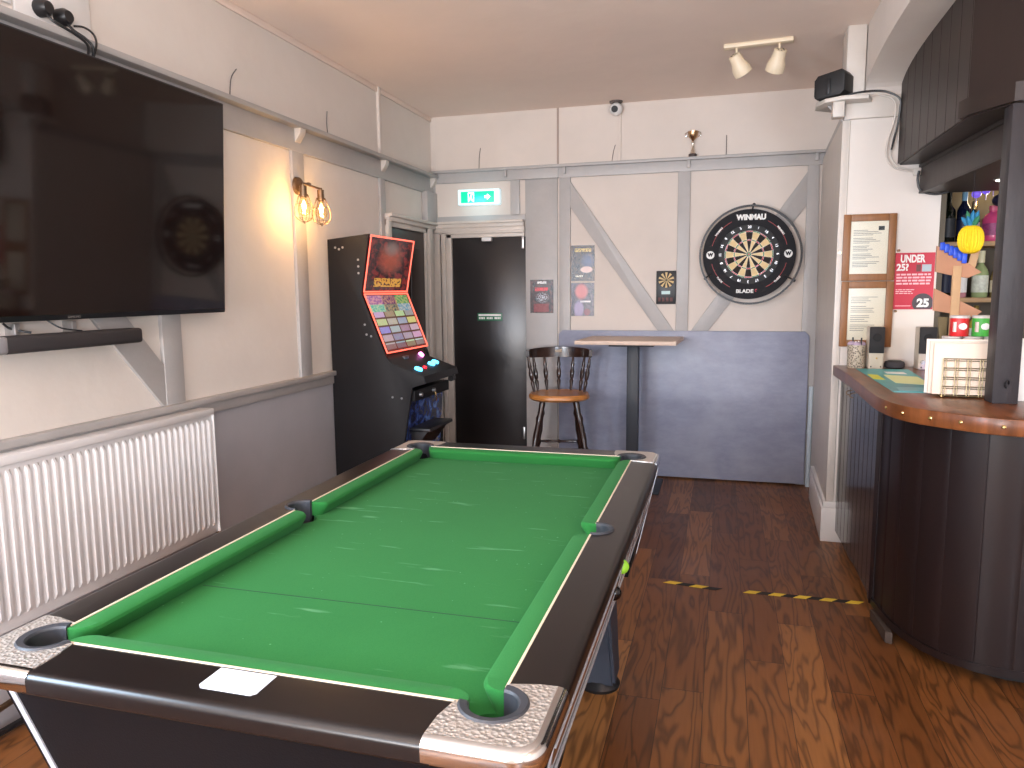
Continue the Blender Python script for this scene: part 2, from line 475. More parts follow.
# ---------------------------------------------------------------- mesh helper
class MB:
    def __init__(s):
        s.bm = bmesh.new()
        s.uv = s.bm.loops.layers.uv.new('UVMap')
        s.mi = 0

    def _new(s, verts, faces):
        vs = [s.bm.verts.new(v) for v in verts]
        out = []
        for f in faces:
            try:
                fc = s.bm.faces.new([vs[i] for i in f])
                fc.material_index = s.mi
                out.append(fc)
            except ValueError:
                pass
        return vs, out

    def box(s, a, b, bev=0.0, seg=2):
        x0, y0, z0 = a
        x1, y1, z1 = b
        vs, fs = s._new([(x0, y0, z0), (x1, y0, z0), (x1, y1, z0), (x0, y1, z0), (x0, y0, z1), (x1, y0, z1), (x1, y1, z1), (x0, y1, z1)],
                        [(3, 2, 1, 0), (4, 5, 6, 7), (0, 1, 5, 4), (1, 2, 6, 5), (2, 3, 7, 6), (3, 0, 4, 7)])
        if bev:
            es = list({e for f in fs for e in f.edges})
            bmesh.ops.bevel(s.bm, geom=es, offset=bev, segments=seg, profile=0.5, affect='EDGES')
        return s

    def hexa(s, p):
        s._new(p, [(3, 2, 1, 0), (4, 5, 6, 7), (0, 1, 5, 4), (1, 2, 6, 5), (2, 3, 7, 6), (3, 0, 4, 7)])
        return s

    def prism(s, poly, axis, a, b, bev=0.0):
        n = len(poly)

        def pt(u, v, t):
            return {'x': (t, u, v), 'y': (u, t, v), 'z': (u, v, t)}[axis]
        vs = [pt(u, v, a) for u, v in poly] + [pt(u, v, b) for u, v in poly]
        fs = [tuple(range(n)), tuple(range(2*n-1, n-1, -1))] + [(i, i+n, (i+1) % n+n, (i+1) % n) for i in range(n)]
        v, f = s._new(vs, fs)
        bmesh.ops.recalc_face_normals(s.bm, faces=f)
        if bev:
            es = list({e for q in f[:2] for e in q.edges})
            bmesh.ops.bevel(s.bm, geom=es, offset=bev, segments=2, profile=0.5, affect='EDGES')
        return s

    def turned(s, p0, p1, prof, seg=12, cap=True):
        p0, p1 = Vector(p0), Vector(p1)
        d = (p1-p0)
        z = d.normalized()
        x = z.orthogonal().normalized()
        y = z.cross(x)
        vs = []
        for t, r in prof:
            c = p0 + d*t
            for k in range(seg):
                a = 2*PI*k/seg
                vs.append(c + (x*math.cos(a)+y*math.sin(a))*r)
        fs = []
        for i in range(len(prof)-1):
            for k in range(seg):
                k2 = (k+1) % seg
                fs.append((i*seg+k, i*seg+k2, (i+1)*seg+k2, (i+1)*seg+k))
        if cap:
            fs.append(tuple(range(seg-1, -1, -1)))
            fs.append(tuple(range((len(prof)-1)*seg, len(prof)*seg)))
        s._new(vs, fs)
        return s

    def cyl(s, p0, p1, r, seg=16, r2=None):
        return s.turned(p0, p1, [(0, r), (1, r if r2 is None else r2)], seg)

    def lathe(s, prof, c=(0, 0, 0), seg=20):
        # prof: (r, z)
        vs = []
        for r, z in prof:
            for k in range(seg):
                a = 2*PI*k/seg
                vs.append((c[0]+r*math.cos(a), c[1]+r*math.sin(a), c[2]+z))
        fs = []
        m = len(prof)
        for i in range(m-1):
            for k in range(seg):
                k2 = (k+1) % seg
                fs.append((i*seg+k, i*seg+k2, (i+1)*seg+k2, (i+1)*seg+k))
        fs.append(tuple(range(seg-1, -1, -1)))
        fs.append(tuple(range((m-1)*seg, m*seg)))
        s._new(vs, fs)
        return s

    def tube(s, pts, r, seg=8, smooth=True):
        P = [Vector(p) for p in pts]
        if smooth and len(P) > 2:
            Q = []
            for i in range(len(P)-1):
                a = P[max(i-1, 0)]
                b, c = P[i], P[i+1]
                d = P[min(i+2, len(P)-1)]
                for k in range(5):
                    t = k/5
                    Q.append(0.5*((2*b)+(c-a)*t+(2*a-5*b+4*c-d)*t*t+(3*b-a-3*c+d)*t**3))
            Q.append(P[-1])
            P = Q
        vs = []
        x = None
        for i, p in enumerate(P):
            z = (P[min(i+1, len(P)-1)]-P[max(i-1, 0)])
            z = z.normalized() if z.length > 1e-9 else Vector((0, 0, 1))
            if x is None:
                x = z.orthogonal().normalized()
            else:
                x = x - z*x.dot(z)
                x = x.normalized() if x.length > 1e-6 else z.orthogonal().normalized()
            y = z.cross(x)
            for k in range(seg):
                a = 2*PI*k/seg
                vs.append(p+(x*math.cos(a)+y*math.sin(a))*r)
        fs = [(i*seg+k, i*seg+(k+1) % seg, (i+1)*seg+(k+1) % seg, (i+1)*seg+k) for i in range(len(P)-1) for k in range(seg)]
        fs.append(tuple(range(seg-1, -1, -1)))
        fs.append(tuple(range((len(P)-1)*seg, len(P)*seg)))
        s._new(vs, fs)
        return s

    def ball(s, c, r, sc_=(1, 1, 1), seg=16, rings=10):
        vs = [(c[0], c[1], c[2]-r*sc_[2])]
        for i in range(1, rings):
            ph = -PI/2+PI*i/rings
            for k in range(seg):
                a = 2*PI*k/seg
                vs.append((c[0]+r*sc_[0]*math.cos(ph)*math.cos(a), c[1]+r*sc_[1]*math.cos(ph)*math.sin(a), c[2]+r*sc_[2]*math.sin(ph)))
        vs.append((c[0], c[1], c[2]+r*sc_[2]))
        fs = [(0, 1+(k+1) % seg, 1+k) for k in range(seg)]
        for i in range(rings-2):
            for k in range(seg):
                a, b2 = 1+i*seg+k, 1+i*seg+(k+1) % seg
                fs.append((a, b2, b2+seg, a+seg))
        L = 1+(rings-2)*seg
        fs += [(L+k, L+(k+1) % seg, len(vs)-1) for k in range(seg)]
        s._new(vs, fs)
        return s

    def card(s, p, th, n=None):
        """p: four corners (bl, br, tr, tl) of the printed face; thickness behind it; face gets UVs and material mi+1"""
        P = [Vector(q) for q in p]
        nn = (P[1]-P[0]).cross(P[3]-P[0]).normalized()
        vs = P + [q-nn*th for q in P]
        _, fs = s._new(vs, [(0, 1, 2, 3), (7, 6, 5, 4), (1, 0, 4, 5), (2, 1, 5, 6), (3, 2, 6, 7), (0, 3, 7, 4)])
        fs[0].material_index = s.mi+1
        for l, u in zip(fs[0].loops, ((0, 0), (1, 0), (1, 1), (0, 1))):
            l[s.uv].uv = u
        return s

    def ring(s, c, r0, r1, y0, y1, seg=64, a0=0, a1=2*PI):
        """flat ring in the XZ plane from y0 to y1"""
        full = abs(a1-a0-2*PI) < 1e-6
        n = seg if full else seg+1
        vs = []
        for k in range(n):
            a = a0+(a1-a0)*k/seg
            for r, y in ((r0, y0), (r1, y0), (r1, y1), (r0, y1)):
                vs.append((c[0]+r*math.sin(a), y, c[2]+r*math.cos(a)))
        fs = []
        for k in range(seg):
            k2 = (k+1) % n
            for j in range(4):
                j2 = (j+1) % 4
                fs.append((k*4+j, k2*4+j, k2*4+j2, k*4+j2))
        if not full:
            fs += [(0, 1, 2, 3), (n*4-1, n*4-2, n*4-3, n*4-4)]
        _, f = s._new(vs, fs)
        bmesh.ops.recalc_face_normals(s.bm, faces=f)
        return s

    def build(s, name, m, parent=None, loc=None, ang=35):
        me = bpy.data.meshes.new(name)
        s.bm.normal_update()
        s.bm.to_mesh(me)
        s.bm.free()
        for q in (m if isinstance(m, (list, tuple)) else [m]):
            me.materials.append(q)
        me.polygons.foreach_set('use_smooth', [True]*len(me.polygons))
        me.set_sharp_from_angle(angle=R(ang))
        o = bpy.data.objects.new(name, me)
        C.objects.link(o)
        if parent:
            o.parent = parent
        if loc:
            o.location = loc
        return o


def thing(name, label, cat, loc=(0, 0, 0), group=None, rz=0, rot=None):
    o = bpy.data.objects.new(name, None)
    o.empty_display_size = 0.05
    C.objects.link(o)
    o.location = loc
    o.rotation_euler = rot or (0, 0, rz)
    o['label'] = label
    o['category'] = cat
    if group:
        o['group'] = group
    return o


def tag(o, label, cat, group=None, kind=None):
    o['label'] = label
    o['category'] = cat
    if group:
        o['group'] = group
    if kind:
        o['kind'] = kind
    return o


def struct(o):
    o['kind'] = 'structure'
    return o


def sbox(name, m, a, b, bev=0.0, parent=None):
    o = MB().box(a, b, bev).build(name, m, parent)
    if not parent:
        struct(o)
    return o


def copy_tree(o, parent=None):
    c = o.copy()
    C.objects.link(c)
    c.parent = parent
    for ch in list(o.children):
        copy_tree(ch, c)
    return c


def text(name, s, size, loc, rot, m, parent, ext=0.0006, sx=1.0, bold=0.0, align='CENTER', spacing=1.0):
    cu = bpy.data.curves.new(name, 'FONT')
    cu.body = s
    cu.size = size
    cu.extrude = ext
    cu.offset = bold
    cu.align_x = align
    cu.align_y = 'CENTER'
    cu.space_character = spacing
    tmp = bpy.data.objects.new(name, cu)
    C.objects.link(tmp)
    bpy.context.view_layer.update()
    me = bpy.data.meshes.new_from_object(tmp.evaluated_get(bpy.context.evaluated_depsgraph_get()))
    bpy.data.objects.remove(tmp)
    me.materials.clear()
    me.materials.append(m)
    o = bpy.data.objects.new(name, me)
    C.objects.link(o)
    o.parent = parent
    o.location = loc
    o.rotation_euler = rot
    o.scale = (sx, 1, 1)
    return o


FACE = (R(90), 0, 0)      # text facing the camera side (-Y)

# ================================================================ SETTING
XL, YB, ZC = -2.345, 5.84, 2.865
sbox('floor', floor_mat(), (XL-0.15, -2.8, -0.05), (3.4, YB+0.15, 0))
sbox('ceiling', ceil_m, (XL-0.15, -2.8, ZC), (3.4, YB+0.15, ZC+0.05))
# left wall: plaster above, grey paint below
o = MB()
o.box((XL-0.12, -2.8, 0.94), (XL, -0.3, ZC))
o.box((XL-0.12, 0.5, 0.94), (XL, YB+0.12, ZC))
o.box((XL-0.12, -0.3, 0.94), (XL, 0.5, 1.1))
o.box((XL-0.12, -0.3, 2.3), (XL, 0.5, ZC))
o.mi = 1
o.box((XL-0.12, -2.8, 0), (XL+0.004, YB+0.12, 0.94))
struct(o.build('wall_left', [plaster, greylow]))
o = MB()
o.box((XL, YB, 0), (3.4, YB+0.12, ZC))
struct(o.build('wall_back', upper_plaster))
# right wall lower part and the stub wall that carries the arch
o = MB()
o.prism([(0.66, YB), (0.605, 4.70), (0.605, 4.55), (1.10, 4.55), (1.10, YB)], 'z', 0, 2.40)
struct(o.build('wall_right', plaster))
o = MB()
o.prism([(0.77, YB), (0.70, 4.70), (0.70, 4.55), (0.88, 4.55), (1.10, 4.70), (1.10, YB)], 'z', 2.40, ZC)
struct(o.build('wall_right', upper_plaster))
# arch over the bar (opening from y=4.55 towards the camera)
pts = []
n = 28
for i in range(n+1):
    a = PI*i/n
    cs, sn = math.cos(a), math.sin(a)
    e = 0.62
    yy = 3.30 + 1.25*(abs(cs)**e)*(1 if cs >= 0 else -1)
    pts.append((yy, 2.485+0.15*(abs(sn)**0.8)))
poly = [(4.56, ZC), (4.56, 2.485)] + pts + [(2.04, 2.485), (2.04, 2.40), (1.8, 2.40), (1.8, ZC)]
o = MB()
vs = []
top = [(p[0], ZC) for p in pts]
for i in range(n):
    (ya, za), (yb, zb) = pts[i], pts[i+1]
    o.hexa([(0.70, yb, zb), (0.88, yb, zb), (0.88, ya, za), (0.70, ya, za), (0.70, yb, ZC), (0.88, yb, ZC), (0.88, ya, ZC), (0.70, ya, ZC)])
bmesh.ops.remove_doubles(o.bm, verts=o.bm.verts, dist=0.0005)
o.box((0.70, -1.2, 2.485), (0.88, 2.05, ZC))
ar = o.build('trim_1', upper_plaster)
struct(ar)
# boxed pilaster strip above the speaker shelf, cap strip on the stub wall
sbox('trim_2', trimw, (0.60, 4.54, 2.485), (0.695, 4.72, ZC), 0.004)
sbox('trim_3', trimw, (0.60, 4.528, 2.375), (0.885, 4.56, 2.487), 0.004)
# far side and front of the room (behind the camera)
sbox('wall_right', plaster, (3.3, -2.8, 0), (3.4, YB, ZC))
fr = MB()
wins = [(-2.2, -0.7), (0.95, 2.45)]
fr.box((XL, -2.8, 0), (3.3, -2.68, 0.95))
fr.box((XL, -2.8, 2.35), (3.3, -2.68, ZC))
fr.box((XL, -2.8, 0.95), (-2.2, -2.68, 2.35))
fr.box((-0.7, -2.8, 0.95), (0.95, -2.68, 2.35))
fr.box((2.45, -2.8, 0.95), (3.3, -2.68, 2.35))
struct(fr.build('wall_front', plaster))
for k, (a, b) in enumerate(wins):
    f = MB()
    for x in (a, (a+b)/2-0.02, b-0.04):
        f.box((x, -2.76, 0.95), (x+0.04, -2.70, 2.35))
    for z in (0.95, 1.9, 2.31):
        f.box((a, -2.76, z), (b, -2.70, z+0.04))
    struct(f.build('window_%d' % (k+1), white_gloss))
f = MB()
for y in (-0.3, 0.08, 0.46):
    f.box((XL-0.11, y, 1.1), (XL-0.05, y+0.04, 2.3))
for z in (1.1, 2.26):
    f.box((XL-0.11, -0.3, z), (XL-0.05, 0.5, z+0.04))
struct(f.build('window_3', white_gloss))

# ---- timber framing of the back wall
YF = YB-0.022


def beam_poly(name, poly, y0=None, m=grey):
    o = MB()
    o.prism(poly, 'y', (y0 if y0 else YF), YB+0.002, 0.003)
    return struct(o.build(name, m))


beam_poly('trim_4', [(XL, 2.335), (0.66, 2.335), (0.66, 2.415), (XL, 2.415)], YF-0.006)
sbox('trim_5', grey, (XL, YB-0.062, 2.412), (0.70, YB, 2.434), 0.004)           # ledge on top
beam_poly('trim_6', [(-1.545, 0), (-1.285, 0), (-1.285, 2.345), (-1.545, 2.345)], YB-0.015)  # wide pier
beam_poly('trim_7', [(-1.268, 0), (-1.18, 0), (-1.18, 2.34), (-1.268, 2.34)])
beam_poly('trim_8', [(-0.36, 1.0), (-0.27, 1.0), (-0.27, 2.34), (-0.36, 2.34)])
beam_poly('trim_9', [(-1.19, 2.335), (-1.19, 2.12), (-0.46, 1.10), (-0.34, 1.10), (-1.185, 2.31)], YF+0.004)
beam_poly('trim_10', [(-0.28, 1.10), (-0.155, 1.10), (0.60, 2.13), (0.60, 2.335), (0.575, 2.335)], YF+0.004)
beam_poly('trim_11', [(0.545, 0), (0.67, 0), (0.62, 2.37), (0.545, 2.37)])
# hook blocks under the ledge
for k, x in enumerate((-1.70, -1.225, -0.285, 0.60)):
    sbox('trim_%d' % (12+k), grey, (x-0.012, YB-0.055, 2.36), (x+0.012, YB-0.02, 2.412), 0.003)
# boxed band over the wide pier, and vertical joint above the ledge as a darker strip
beam_poly('trim_16', [(-1.67, 2.335), (-1.275, 2.335), (-1.275, 2.42), (-1.67, 2.42)], YF-0.014)
beam_poly('trim_17', [(-1.29, 2.434), (-1.275, 2.434), (-1.275, ZC), (-1.29, ZC)], YB-0.008, mat('joint_paint', srgb(168, 150, 140), 0.8))
# band of frame around the exit sign panel
beam_poly('trim_18', [(XL, 2.01), (-1.545, 2.01), (-1.545, 2.07), (XL, 2.07)])
beam_poly('trim_19', [(-1.665, 2.06), (-1.59, 2.06), (-1.59, 2.34), (-1.665, 2.34)])
beam_poly('trim_20', [(XL, 2.01), (-2.31, 2.01), (-2.31, 2.34), (XL, 2.34)])
o = MB()
o.box((XL, YB-0.085, 2.005), (-1.55, YB, 2.025), 0.003)
o.box((XL, YB-0.06, 1.975), (-1.55, YB, 2.006), 0.003)
o.box((XL, YB-0.045, 1.94), (-1.55, YB, 1.976), 0.003)
struct(o.build('trim_21', trimw))
# ---- back door with its casing
D = struct(MB().box((-2.166, YB-0.012, 0.0), (-1.545, YB-0.002, 1.895), 0.002).build('door_1', door_m))
MB().box((-1.90, YB-0.06, 1.862), (-1.82, YB-0.012, 1.893), 0.004).build('door_closer', white_gloss, D)
MB().box((-1.575, YB-0.03, 1.80), (-1.556, YB-0.012, 1.90), 0.002).build('hinge', steel, D)
MB().box((-1.575, YB-0.03, 0.25), (-1.556, YB-0.012, 0.35), 0.002).build('hinge', steel, D)
pl = MB().box((-1.958, YB-0.016, 1.222), (-1.745, YB-0.011, 1.285), 0.001).build('door_plate', mat('green_plate', srgb(40, 110, 78), 0.4), D)
pl['label'] = 'green and white push plate sign'
pp = MB()
pp.box((-1.948, YB-0.0175, 1.262), (-1.755, YB-0.0155, 1.276))
for k in range(14):
    if k % 5 != 4:
        pp.box((-1.945+k*0.0135, YB-0.0175, 1.236), (-1.936+k*0.0135, YB-0.0155, 1.252))
pp.build('printed_line', white_m, pl)
o = MB()
o.box((-2.345, YB-0.03, 0), (-2.27, YB, 1.94), 0.004)
o.box((-2.25, YB-0.055, 0), (-2.215, YB, 1.94), 0.004)
o.box((-2.215, YB-0.035, 0), (-2.168, YB, 1.94), 0.004)
o.box((-2.27, YB-0.055, 1.925), (-1.55, YB, 1.945), 0.004)
o.box((-2.25, YB-0.035, 1.895), (-1.55, YB, 1.927), 0.004)
struct(o.build('trim_22', trimw))
# ---- brown door in the left wall, behind the gaming machine
D2 = struct(MB().box((XL, 4.99, 0), (XL+0.012, 5.62, 1.93), 0.002).build('door_2', door_brown))
o = MB()
for (ya, yb, za, zb) in ((5.06, 5.28, 1.1, 1.8), (5.34, 5.56, 1.1, 1.8), (5.06, 5.28, 0.25, 0.95), (5.34, 5.56, 0.25, 0.95)):
    o.box((XL+0.01, ya, za), (XL+0.022, yb, zb), 0.006)
o.build('door_panel', door_brown, D2)
o = MB()
for a, b, d in ((4.90, 4.955, 0.045), (4.955, 4.99, 0.03), (5.62, 5.66, 0.03), (5.66, 5.73, 0.05), (5.745, 5.79, 0.03)):
    o.box((XL, a, 0), (XL+d, b, 1.98), 0.004)
o.box((XL, 4.90, 1.93), (XL+0.03, 5.79, 1.975), 0.004)
o.box((XL, 4.90, 1.965), (XL+0.055, 5.79, 2.0), 0.006)
o.box((XL, 4.90, 1.995), (XL+0.075, 5.79, 2.02), 0.006)
struct(o.build('trim_23', trimw))

# ---- timber framing of the left wall
XF = XL+0.022


def lbeam(name, poly, x1=XF, m=grey):
    o = MB()
    o.prism(poly, 'x', XL-0.002, x1, 0.003)
    return struct(o.build(name, m))


lbeam('trim_24', [(0.55, 2.25), (5.84, 2.25), (5.84, 2.375), (0.55, 2.375)])
sbox('trim_25', grey, (XL, -2.7, 2.373), (XL+0.075, 5.84, 2.40), 0.006)
lbeam('trim_26', [(2.665, 0.96), (2.782, 0.96), (2.782, 2.27), (2.665, 2.252)], XF-0.003)
lbeam('trim_27', [(3.745, 0.96), (3.862, 0.96), (3.862, 2.27), (3.745, 2.252)], XF-0.003)
lbeam('trim_28', [(4.845, 0.96), (4.925, 0.96), (4.925, 2.27), (4.845, 2.252)], XF-0.003)
lbeam('trim_29', [(2.67, 0.96), (2.67, 1.155), (1.70, 2.252), (1.53, 2.252)], XF-0.006)
o = MB()
o.box((XL, -2.7, 0.955), (XL+0.04, 4.93, 0.985), 0.006)
o.box((XL, -2.7, 0.905), (XL+0.022, 4.93, 0.957), 0.004)
struct(o.build('trim_30', grey))
lbeam('trim_31', [(4.86, 2.395), (4.895, 2.395), (4.895, ZC), (4.86, ZC)], XL+0.02, upper_plaster)
for k, y in enumerate((3.80, 4.885, 5.79)):
    o = MB()
    o.prism([(XL, 2.29), (XL+0.025, 2.30), (XL+0.058, 2.345), (XL+0.062, 2.374), (XL, 2.374)], 'y', y-0.028, y+0.028, 0.003)
    struct(o.build('trim_%d' % (32+k), trimw))
sbox('trim_35', grey, (XL, 5.62, 1.98), (XL+0.05, YB, 2.26), 0.004)
o = MB()
o.box((XL, 2.2, 2.255), (XL+0.05, 2.27, 2.315), 0.004)
struct(o.build('trim_36', white_gloss))
# coving at the ceiling of the left wall
sbox('trim_37', ceil_m, (XL, -2.7, ZC-0.035), (XL+0.012, YB, ZC), 0.004)
sbox('baseboard_left', greylow, (XL, -2.7, 0), (XL+0.025, 4.93, 0.16), 0.006)
# ---- right wall: corner trim, ledge, skirting
o = MB()
o.prism([(0.655, YB-0.03), (0.598, 4.555), (0.598, 4.53), (0.63, 4.53), (0.69, YB-0.03)], 'z', 2.37, 2.43)
struct(o.build('trim_38', grey))
o = MB()
o.prism([(0.640, YB-0.03), (0.592, 4.60), (0.592, 4.54), (0.63, 4.54), (0.66, 4.60), (0.70, YB-0.03)], 'z', 0.0, 2.37)
struct(o.build('trim_39', trimw))
o = MB()
o.box((0.592, 4.538, 0.2), (0.625, 4.553, 2.37), 0.004)
struct(o.build('trim_40', trimw))
o = MB()
o.prism([(0.60, 5.45), (0.568, 4.56), (0.568, 4.515), (0.70, 4.515), (0.70, 5.45)], 'z', 0, 0.20, 0.004)
o.prism([(0.603, 5.45), (0.578, 4.56), (0.578, 4.525), (0.70, 4.525), (0.70, 5.45)], 'z', 0.20, 0.235, 0.004)
struct(o.build('baseboard_right', white_gloss))

# wall behind the bar and its left return
dark_wall = mat('bar_back_paint', srgb(84, 74, 58), 0.6, var=0.06)
sbox('wall_bar', dark_wall, (1.10, 5.30, 0), (3.3, 5.40, ZC))
sbox('wall_bar', dark_wall, (1.10, 4.56, 0), (1.13, 5.30, ZC))

# ================================================================ BACK WALL THINGS
# scuffed grey sheet behind the table
o = MB()
o.prism([(-1.268, 0.012), (0.598, 0.012), (0.598, 1.12), (0.568, 1.150), (-1.238, 1.150), (-1.268, 1.12)], 'y', 5.792, 5.817, 0.003)
tag(o.build('wall_panel', sheet_mat()), 'large scuffed blue-grey sheet panel covering the lower back wall', 'wall panel')
# pipe in the corner
o = MB()
o.cyl((0.622, 5.775, 0.0), (0.622, 5.775, 0.75), 0.016)
o.cyl((0.622, 5.775, 0.40), (0.622, 5.775, 0.43), 0.02)
tag(o.build('heating_pipe', mat('pale_blue_pipe', srgb(188, 200, 208), 0.3)), 'pale painted pipe standing in the back right corner', 'pipe')

# posters
def poster(x0, x1, z0, z1, kind, label):
    o = MB()
    y = YB-0.0235 if x0 < -1.2 and x1 < -1.3 else YB-0.004
    y = YB-0.019 if x1 < -1.3 else (YB-0.006)
    o.card([(x0, y, z0), (x1, y, z0), (x1, y, z1), (x0, y, z1)], 0.002)
    ob = o.build('poster', [paperw, uvmat('poster_'+kind, kind)])
    return tag(ob, label, 'poster')


poster(-1.507, -1.317, 1.285, 1.55, 'poster0', 'small dark poster with a red heading on the wide grey pier beside the door')
poster(-1.176, -0.990, 1.536, 1.812, 'poster1', 'upper of two stacked posters, brown with gold heading, by the diagonal beam')
poster(-1.176, -0.992, 1.262, 1.522, 'poster2', 'lower of two stacked posters, with a pink round shape, by the diagonal beam')

# mini electronic dart scorer card
t = thing('dart_scorer', 'small black card with a little dartboard beside the middle wall post', 'dart scorer', (-0.435, YB-0.006, 1.353))
MB().box((-0.075, -0.014, 0), (0.072, 0, 0.252), 0.003).build('casing', black, t)
o = MB()
for k in range(20):
    a0, a1 = 2*PI*(k-0.5)/20, 2*PI*(k+0.5)/20
    o.mi = k % 2
    o.ring((0, 0, 0.182), 0.006, 0.058, -0.0165, -0.013, seg=2, a0=a0, a1=a1)
mb_ = o.build('target_face', [mat('mini_cream', srgb(214, 186, 132), 0.6), mat('mini_black', srgb(40, 30, 26), 0.6)], t)
MB().box((-0.035, -0.016, 0.075), (0.03, -0.013, 0.10)).build('display', mat('lcd', srgb(180, 208, 206), 0.4), t)
o = MB()
for k in range(4):
    o.box((-0.06+k*0.03, -0.0165, 0.02), (-0.04+k*0.03, -0.013, 0.05), 0.001)
o.build('button', mat('button_red_grey', srgb(96, 50, 46), 0.5), t)

# ---- dartboard with surround and light ring
cx, cz = 0.158, 1.7135
t = thing('dartboard', 'large dartboard in a black branded surround with a circular light ring', 'dartboard', (cx, YB-0.022, cz))
sur = MB()
sur.ring((0, 0, 0), 0.215, 0.325, -0.05, 0.018, seg=96)
sur.build('surround', mat('surround_foam', srgb(28, 26, 30), 0.6, spec=0.2, bump=0.1), t)
o = MB()
o.lathe([(0.2265, 0), (0.2265, 0.045)], seg=64)
for v in o.bm.verts:
    x, y, z = v.co
    v.co = (x, 0.005-z, y)
o.build('board', mat('board_black', srgb(18, 16, 16), 0.6), t)
cream = mat('sisal_cream', srgb(222, 196, 146), 0.8, var=0.06, vs=60)
dblack = mat('sisal_black', srgb(34, 24, 20), 0.8)
dred = mat('sisal_red', srgb(176, 40, 34), 0.8)
dgreen = mat('sisal_green', srgb(56, 110, 50), 0.8)
o = MB()
for k in range(20):
    a0, a1 = 2*PI*(k-0.5)/20, 2*PI*(k+0.5)/20
    for r0, r1, mm in ((0.016, 0.099, k % 2), (0.099, 0.107, 2+k % 2), (0.107, 0.162, k % 2), (0.162, 0.170, 2+k % 2)):
        o.mi = {0: 0, 1: 1, 2: 2, 3: 3}[mm]
        o.ring((0, 0, 0), r0, r1, -0.043, -0.038, seg=4, a0=a0, a1=a1)
o.mi = 3
o.ring((0, 0, 0), 0.0065, 0.016, -0.0435, -0.038, seg=16)
o.mi = 2
o.ring((0, 0, 0), 0.0005, 0.0065, -0.044, -0.038, seg=12)
o.build('segments', [dblack, cream, dred, dgreen], t)
o = MB()
for r in (0.0065, 0.016, 0.099, 0.107, 0.162, 0.170, 0.224):
    o.ring((0, 0, 0), r-0.0003, r+0.0003, -0.046, -0.0425, seg=64)
for k in range(20):
    a = 2*PI*(k+0.5)/20
    o.cyl((0.016*math.sin(a), -0.044, 0.016*math.cos(a)), (0.170*math.sin(a), -0.044, 0.170*math.cos(a)), 0.0003, 4)
o.build('wire_spider', steel, t)
nums = [20, 1, 18, 4, 13, 6, 10, 15, 2, 17, 3, 19, 7, 16, 8, 11, 14, 9, 12, 5]
for k, nn in enumerate(nums):
    a = 2*PI*k/20
    fl = PI if 4 < k < 16 else 0
    tx = text('number', str(nn), 0.026, (0.200*math.sin(a), -0.042, 0.197*math.cos(a)), (R(90), a+0, 0), steel, t, 0.0008)
text('lettering', 'WINMAU', 0.052, (0.010, -0.051, 0.265), FACE, white_m, t, 0.0008, 0.92, 0.0032)
text('lettering', 'BLADE', 0.036, (-0.022, -0.051, -0.268), FACE, white_m, t, 0.0008, 1.15, 0.0012)
text('lettering', '6', 0.036, (0.057, -0.051, -0.266), FACE, redm, t, 0.0008, 1.2, 0.0012)
for s_ in (-1, 1):
    o = MB()
    o.ring((s_*0.272, 0, 0), 0.0001, 0.029, -0.052, -0.049, seg=28)
    dsk = o.build('logo_disc', white_m, t)
    text('lettering', 'w', 0.052, (s_*0.272, -0.0525, 0.006), FACE, mat('surround_foam', srgb(24, 24, 26)), dsk, 0.0006, 1.0, 0.002)
for a0, a1 in ((28, 76), (104, 152), (208, 256), (284, 332)):
    MB().ring((0, 0, 0), 0.266, 0.270, -0.0515, -0.049, seg=16, a0=R(a0), a1=R(a1)).build('accent_line', mat('accent_red', srgb(150, 44, 44), 0.5), t)
for a, s_ in ((52, 'WINMAU'), (308, 'WINMAU'), (132, 'BLADE'), (228, 'BLADE')):
    aa = R(a)
    rr = aa if a < 90 or a > 270 else aa-PI
    text('lettering', s_, 0.018, (0.272*math.sin(aa), -0.053, 0.272*math.cos(aa)), (R(90), rr, 0), white_m, t, 0.0006, 1.0, 0.0008)
lr = MB()
lr.ring((0.008, 0, -0.006), 0.345, 0.359, -0.085, -0.062, seg=96)
lrr = lr.build('light_ring', mat('ring_black', srgb(34, 32, 34), 0.4), t)
for a in (2, 122, 242):
    aa = R(a)
    o = MB()
    o.cyl((0.30*math.sin(aa), -0.05, 0.30*math.cos(aa)), (0.357*math.sin(aa)+0.012, -0.072, 0.357*math.cos(aa)), 0.006, 8)
    o.ball((0.357*math.sin(aa)+0.012, -0.072, 0.357*math.cos(aa)-0.004), 0.012)
    o.build('bracket', black, t)

# ---- exit sign
t = thing('exit_sign', 'lit green and white emergency exit box above the back door', 'exit sign', (-1.918, YB-0.03, 2.21), rz=R(4))
MB().box((-0.172, -0.045, -0.060), (0.172, 0.02, 0.062), 0.008).build('casing', mat('sign_casing', srgb(230, 240, 240), 0.3, emit=(0.6, 0.9, 1.0, 1), es=0.55), t)
MB().box((-0.145, -0.049, -0.044), (0.128, -0.044, 0.044), 0.001).build('green_panel', mat('sign_green', srgb(0, 190, 130), 0.4, emit=(0.0, 0.75, 0.42, 1), es=0.75), t)
wl = mat('sign_white_lit', srgb(255, 255, 255), 0.4, emit=(0.8, 1.0, 0.95, 1), es=1.3)
o = MB()      # running figure in a doorway
o.box((-0.085, -0.0515, -0.038), (-0.079, -0.0485, 0.036))
o.box((-0.085, -0.0515, 0.030), (-0.036, -0.0485, 0.036))
o.box((-0.042, -0.0515, -0.038), (-0.036, -0.0485, 0.036))
o.ring((-0.055, 0, 0.021), 0.0001, 0.007, -0.0515, -0.0485, seg=12)
